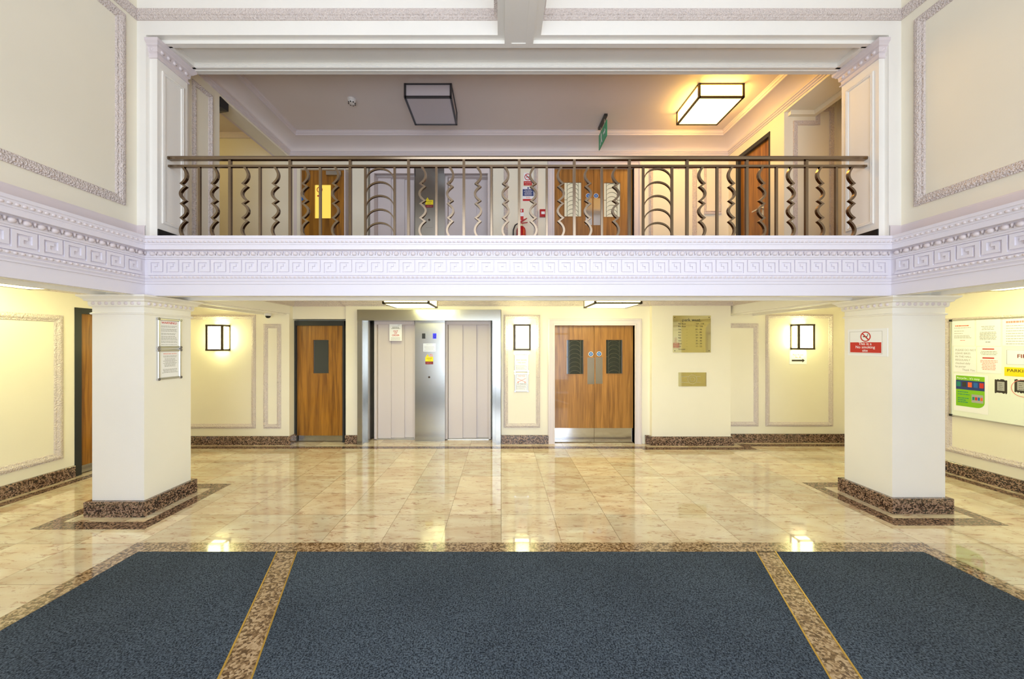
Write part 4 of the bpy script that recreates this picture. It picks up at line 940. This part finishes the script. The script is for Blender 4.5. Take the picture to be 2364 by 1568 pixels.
# paper notice on the left lift door
Yq = 6.29; pd = BACK(Yq)
t = thing('paper_notice', pd.p(X(913.5, Yq), Z(787, Yq)), 'white out of order notice taped on the left lift door', 'notice')
q = MB(); q.pbox(pd, X(899, Yq), X(928, Yq), Z(787, Yq), Z(748.5, Yq), 0, .002); pp = q.build('paper', 'white', t)
for s_, y_ in (('OUT', 766.5), ('OF', 771), ('ORDER', 776)): text(s_, .04, pd, X(913.5, Yq), Z(y_, Yq), .0026, 'red', pp, bold=.0006)
text('LIFT', .022, pd, X(921, Yq), Z(752, Yq), .0026, 'ink', pp); lines(pd, X(903, Yq), X(924, Yq), Z(755, Yq), 3, .014, .006, .002, 'dark', pp, centre=True, seed=20); lines(pd, X(902, Yq), X(925, Yq), Z(779, Yq), 4, .013, .005, .002, 'ink', pp, centre=True, seed=21)

# brass mirror directory and small plaque
pj = BACK(5.97); a_ = lambda p: X(p, 5.97); z_ = lambda p: Z(p, 5.97)
t = thing('directory_board', pj.p(a_(1596), z_(814)), 'square mirrored brass directory board of flat numbers, upper of two plaques', 'directory board')
q = MB(); q.pbox(pj, a_(1553), a_(1640), z_(814), z_(729), .004, .012); bd = q.build('mirror_plate', 'brassmirror', t)
for x_ in (1557, 1636):
    for y_ in (733, 810): q = MB(); q.cyl(pj.p(a_(x_), z_(y_), 0), pj.p(a_(x_), z_(y_), .016), .007, n=12); q.build('screw', 'lampframe', t)
text('park west', .075, pj, a_(1595), z_(742), .0126, 'dark', bd)
rowsd = [('9th floor', '107 - 118', 749.5), ('8th floor', '95 - 106', 755.5), ('7th', '83 - 94', 762.5), ('6th', '71 - 82', 769), ('5th', '59 - 70', 775.5), ('4th', '47 - 58', 782), ('3rd', '35 - 46', 788.5), ('2nd', '23 - 34', 795), ('1st', '11 - 22', 801.5), ('Ground', '', 808)]
for a, b, y_ in rowsd:
    text(a, .036, pj, a_(1565), z_(y_), .0126, 'dark', bd, align='LEFT')
    if b: text(b, .036, pj, a_(1605), z_(y_), .0126, 'dark', bd, align='LEFT')
    if y_ > 757: text('-', .036, pj, a_(1585), z_(y_), .0126, 'dark', bd)
t = thing('wall_plaque', pj.p(a_(1598), z_(892)), 'small mirrored brass plaque with engraved outline, lower of two plaques', 'plaque')
q = MB(); q.pbox(pj, a_(1566), a_(1630), z_(892), z_(860), .002, .010); bd = q.build('mirror_plate', 'brassmirror', t)
q = MB(); ring(q, pj, a_(1597.5), z_(876), .078, .004, .010, .0106); ring(q, pj, a_(1597.5), z_(876), .042, .003, .010, .0106)
for y_ in (869.5, 882.5): q.pbox(pj, a_(1572), a_(1588), z_(y_)-.002, z_(y_)+.002, .010, .0106); q.pbox(pj, a_(1607), a_(1616), z_(y_)-.002, z_(y_)+.002, .010, .0106)
q.pbox(pj, a_(1571)-.002, a_(1571)+.002, z_(882.5), z_(869.5), .010, .0106); q.build('engraving', 'ink', bd)
# arrow sign under the right lamp
pr = BACK(6.15); a_ = lambda p: X(p, 6.15); z_ = lambda p: Z(p, 6.15)
t = thing('arrow_sign', pr.p(a_(1842), z_(841)), 'small white paper sign with a black arrow under the right wall lamp', 'sign')
q = MB(); q.pbox(pr, a_(1822), a_(1862.5), z_(841), z_(807), 0, .003); bd = q.build('paper', 'white', t)
text('Post Room', .04, pr, a_(1842), z_(821), .0036, 'orange', bd); text('No. 40', .036, pr, a_(1842), z_(826.5), .0036, 'orange', bd)
q = MB(); q.ppoly(pr, [(a_(1827.5), z_(834.5)), (a_(1852), z_(834.5)), (a_(1852), z_(837)), (a_(1857.5), z_(832.5)), (a_(1852), z_(828)), (a_(1852), z_(830.5)), (a_(1827.5), z_(830.5))], .003, .004); q.build('arrow', 'dark', bd)
# no smoking sign on the right column
pk = RIGHTW(pierR[0])
yn, yf_ = F*pierR[0]/(2050-VX), F*pierR[0]/(1958-VX)
a0, a1 = -yf_, -yn; zm = CH
t = thing('no_smoking_sign', pk.p((a0+a1)/2, 1.55), 'large white sign with red panel reading no smoking site on the right column', 'sign')
q = MB(); q.pbox(pk, a0, a1, 1.565, 1.855, 0, .004); bd = q.build('sign_plate', 'white', t)
q = MB(); q.pbox(pk, a0+.03, a1-.06, 1.60, 1.712, .004, .005); q.build('red_panel', 'red', bd)
q = MB(); frame(q, pk, a0+.022, a1-.05, 1.59, 1.83, [(0, .004), (0, .0046), (.0025, .0046), (.0025, .004)]); q.build('border_line', 'ink', bd)
cx_ = (a0+a1)/2-.012
nosmoke(pk, cx_, 1.773, .055, bd, c=.004)
for s_, z__ in (('This is a', 1.682), ('No smoking', 1.646), ('site', 1.610)): text(s_, .042, pk, cx_-.004, z__, .0056, 'white', bd)

# ------------------------------------------------------------------ notice board on the right wall
pb = RIGHTW(WR)
def bp(px, py):                                # a point on the right wall seen at a photo position -> (a, b)
    Y = F*(WR-.03)/(px-VX); return -Y, Z(py, Y)
bl, bt = bp(2196, 741); _, bbm = bp(2198, 958)
t = thing('notice_board', pb.p(bl+1.1, bbm), 'large white notice board on the right wall covered with papers', 'notice board')
br = bl+2.3
q = MB(); q.pbox(pb, bl, br, bbm, bt, .004, .026); q.build('board_surface', 'board', t)
q = MB(); frame(q, pb, bl-.012, br+.012, bbm-.012, bt+.012, [(0, 0), (0, .034), (.014, .034), (.016, .02)]); q.build('frame', 'alu', t)
for a in (bl-.004, br+.004):
    for b in (bbm-.004, bt+.004): q = MB(); q.pbox(pb, a-.014, a+.014, b-.014, b+.014, 0, .038); q.build('corner_cap', 'black', t)
def paper(name, x0, y0, x1, y1, label, cat='notice', m_='white', thick=.0018, grp='papers on the notice board'):
    a0, b1 = bp(2160+x0*.1913, 700+y0*.1913); a1, _ = bp(2160+x1*.1913, 0); _, b0 = bp(2160+x0*.1913, 700+y1*.1913)
    t = thing(name, pb.p((a0+a1)/2, b0, .027), label, cat, grp)
    q = MB(); q.pbox(pb, a0, a1, b0, b1, .0265, .0265+thick); s_ = q.build('paper', m_, t)
    return t, s_, a0, a1, b0, b1
c_ = .0285
t, s_, a0, a1, b0, b1 = paper('pinned_notice', 200, 217, 465, 515, 'pale notice with orange heading, top left corner of the notice board')
lines(pb, a0+.03, a1-.05, b1-.06, 1, .02, .012, c_, 'orange', s_, 'heading', 31, jag=0); lines(pb, a0+.02, a1-.03, b1-.09, 1, .02, .006, c_, 'ink', s_, seed=32); lines(pb, a0+.02, a1-.08, b1-.13, 2, .03, .006, c_, 'ink', s_, seed=33); lines(pb, a0+.02, a1-.02, b1-.19, 3, .015, .006, c_, 'ink', s_, seed=34); lines(pb, a0+.08, a1-.08, b1-.25, 1, .02, .007, c_, 'redpale', s_, 'footer', 35)
t, s_, a0, a1, b0, b1 = paper('pinned_notice', 488, 205, 777, 517, 'pale notice with centred text block, second in the top row of the board')
lines(pb, a0+.04, a1-.04, b1-.08, 3, .018, .007, c_, 'ink', s_, seed=36, centre=True); lines(pb, a0+.03, a1-.03, b1-.15, 8, .0125, .007, c_, 'ink', s_, seed=37, centre=True, jag=.1); lines(pb, a0+.08, a1-.08, b1-.27, 1, .01, .006, c_, 'dark', s_, seed=38, centre=True)
t, s_, a0, a1, b0, b1 = paper('pinned_notice', 805, 200, 1130, 515, 'pale notice with a pink heading line, third in the top row of the board')
lines(pb, a0+.03, a1-.02, b1-.02, 1, .02, .022, c_, 'redpale', s_, 'heading', 39, jag=0); lines(pb, a0+.03, a1-.02, b1-.07, 8, .03, .008, c_, 'ink', s_, seed=40, jag=.15)
t, s_, a0, a1, b0, b1 = paper('handwritten_notice', 213, 520, 480, 825, 'handwritten notice below the top left notice of the board')
for i, w_ in enumerate(('PLEASE DO NOT', 'LEAVE BIKES', 'IN THE HALL', 'REGULARLY', 'checked daily', 'by porter')): text(w_, .034, pb, a0+.02, b1-.06-i*.042, c_, 'ink', s_, align='LEFT', sx=.8)
text('Thank You', .034, pb, a0+.09, b1-.31, c_, 'ink', s_, align='LEFT', sx=.8)
t, s_, a0, a1, b0, b1 = paper('pinned_notice', 498, 525, 790, 835, 'notice with two bold red lines, middle of the second row of the board')
for z0_, z1_ in ((.035, .022), (.145, .13)): q = MB(); q.pbox(pb, a0+.05, a1-.06, b1-z0_, b1-z1_, c_, c_+.001); q.build('red_line', 'red', s_)
lines(pb, a0+.02, a1-.02, b1-.055, 3, .018, .008, c_, 'ink', s_, seed=42, centre=True); lines(pb, a0+.03, a1-.03, b1-.165, 7, .018, .007, c_, 'redpale', s_, seed=43, centre=True)
t, s_, a0, a1, b0, b1 = paper('fire_notice', 845, 555, 1170, 745, 'framed-border notice reading FIRE at the right edge of the photo')
q = MB(); frame(q, pb, a0+.006, a1-.006, b0+.006, b1-.006, [(0, .028), (0, .0292), (.004, .0292), (.004, .028)]); q.build('border_line', 'ink', s_)
text('FIRE', .06, pb, a0+.09, b0+.085, c_, 'maroon', s_, align='LEFT', bold=.001)
lines(pb, a0+.15, a1-.05, b1-.025, 2, .02, .008, c_, 'ink', s_, seed=44)
t, s_, a0, a1, b0, b1 = paper('yellow_notice', 828, 770, 1170, 877, 'bright yellow strip notice reading PARKING under the fire notice', m_='yellow')
text('PARKING', .05, pb, a0+.02, b1-.055, c_, 'lampframe', s_, align='LEFT')
t, s_, a0, a1, b0, b1 = paper('recycling_poster', 218, 850, 630, 1290, 'green and navy recycling poster at the lower left of the notice board', 'poster')
W_, H_ = a1-a0, b1-b0
q = MB(); ga0, ga1, gb0, gb1 = a0+.07*W_, a1-.09*W_, b0+.14*H_, b1-.04*H_
pts = [(ga0, gb1), (ga0, gb0+.02)]+[(ga0, gb0)]+[(ga1-.07+.07*math.sin(t_*math.pi/12), gb0+.07-.07*math.cos(t_*math.pi/12)) for t_ in range(7)]+[(ga1, gb1)]
q.ppoly(pb, pts, c_, c_+.0006); q.build('green_panel', 'green', s_)
text('Recycle... it\'s easy', .034, pb, ga0+.01, gb1-.042, c_+.0008, 'white', s_, align='LEFT', sx=.9)
gh = gb1-gb0; bz0, bz1 = gb1-.45*gh, gb1-.15*gh
q = MB(); q.pbox(pb, ga0, ga1, bz0, bz1, c_+.0006, c_+.0012); q.build('navy_band', 'navy', s_)
nW = (ga1-ga0)/5
for i, mm_ in enumerate(('teal', 'dark', 'orange', 'blue', 'red')):
    q = MB(); q.pbox(pb, ga0+i*nW+.008, ga0+(i+1)*nW-.008, bz0+.035, bz1-.02, c_+.0012, c_+.0018); q.build('bin_icon', mm_, s_)
q = MB(); q.pbox(pb, ga0+.56*(ga1-ga0), ga1-.012, gb0+.16*gh, gb0+.42*gh, c_+.0006, c_+.0012); q.build('bin_picture', 'ink', s_)
for i, mm_ in enumerate(('teal', 'red', 'blue', 'orange')):
    x_ = ga0+.59*(ga1-ga0)+i*.025; q = MB(); q.pbox(pb, x_, x_+.02, gb0+.24*gh, gb0+.34*gh, c_+.0012, c_+.0018); q.build('bin_icon', mm_, s_)
lines(pb, ga0+.02, ga0+.5*(ga1-ga0), gb0+.48*gh, 2, .03, .010, c_+.0006, 'teal', s_, seed=50); lines(pb, ga0+.02, ga0+.5*(ga1-ga0), gb0+.28*gh, 3, .025, .010, c_+.0006, 'teal', s_, seed=51)
for k, (x0_, x1_, lab) in enumerate(((690, 882, 'grey printed picture with ragged frame, right of the green poster'), (925, 1150, 'dark ragged picture with a red ring at the right edge of the photo'))):
    t, s_, a0, a1, b0, b1 = paper('printed_picture', x0_-20, 888, x1_+10, 1112, lab, 'picture', m_='board')
    q = MB(); rr = random.Random(60+k); aa0, aa1, bb0, bb1 = a0+.03, a1-.02, b0+.04, b1-.03
    top = [(aa0+(aa1-aa0)*i/12, bb1+rr.uniform(-.008, .012)) for i in range(13)]; bot = [(aa1-(aa1-aa0)*i/12, bb0+rr.uniform(-.012, .008)) for i in range(13)]
    q.ppoly(pb, top+bot, c_, c_+.0006); q.build('picture_frame_print', 'dark', s_)
    q = MB(); q.pbox(pb, aa0+.022, aa1-.022, bb0+.025, bb1-.022, c_+.0006, c_+.0012); q.build('picture_print', 'ink', s_)
    lines(pb, aa0+.035, aa1-.035, bb1-.04, 5, .022, .004, c_+.0012, 'dark', s_, seed=70+k)
    if k:
        q = MB(); ring(q, pb, (a0+a1)/2+.02, b0+.09, .1, .006, c_+.0013, c_+.0018); q.build('red_ring', 'redpale', s_)
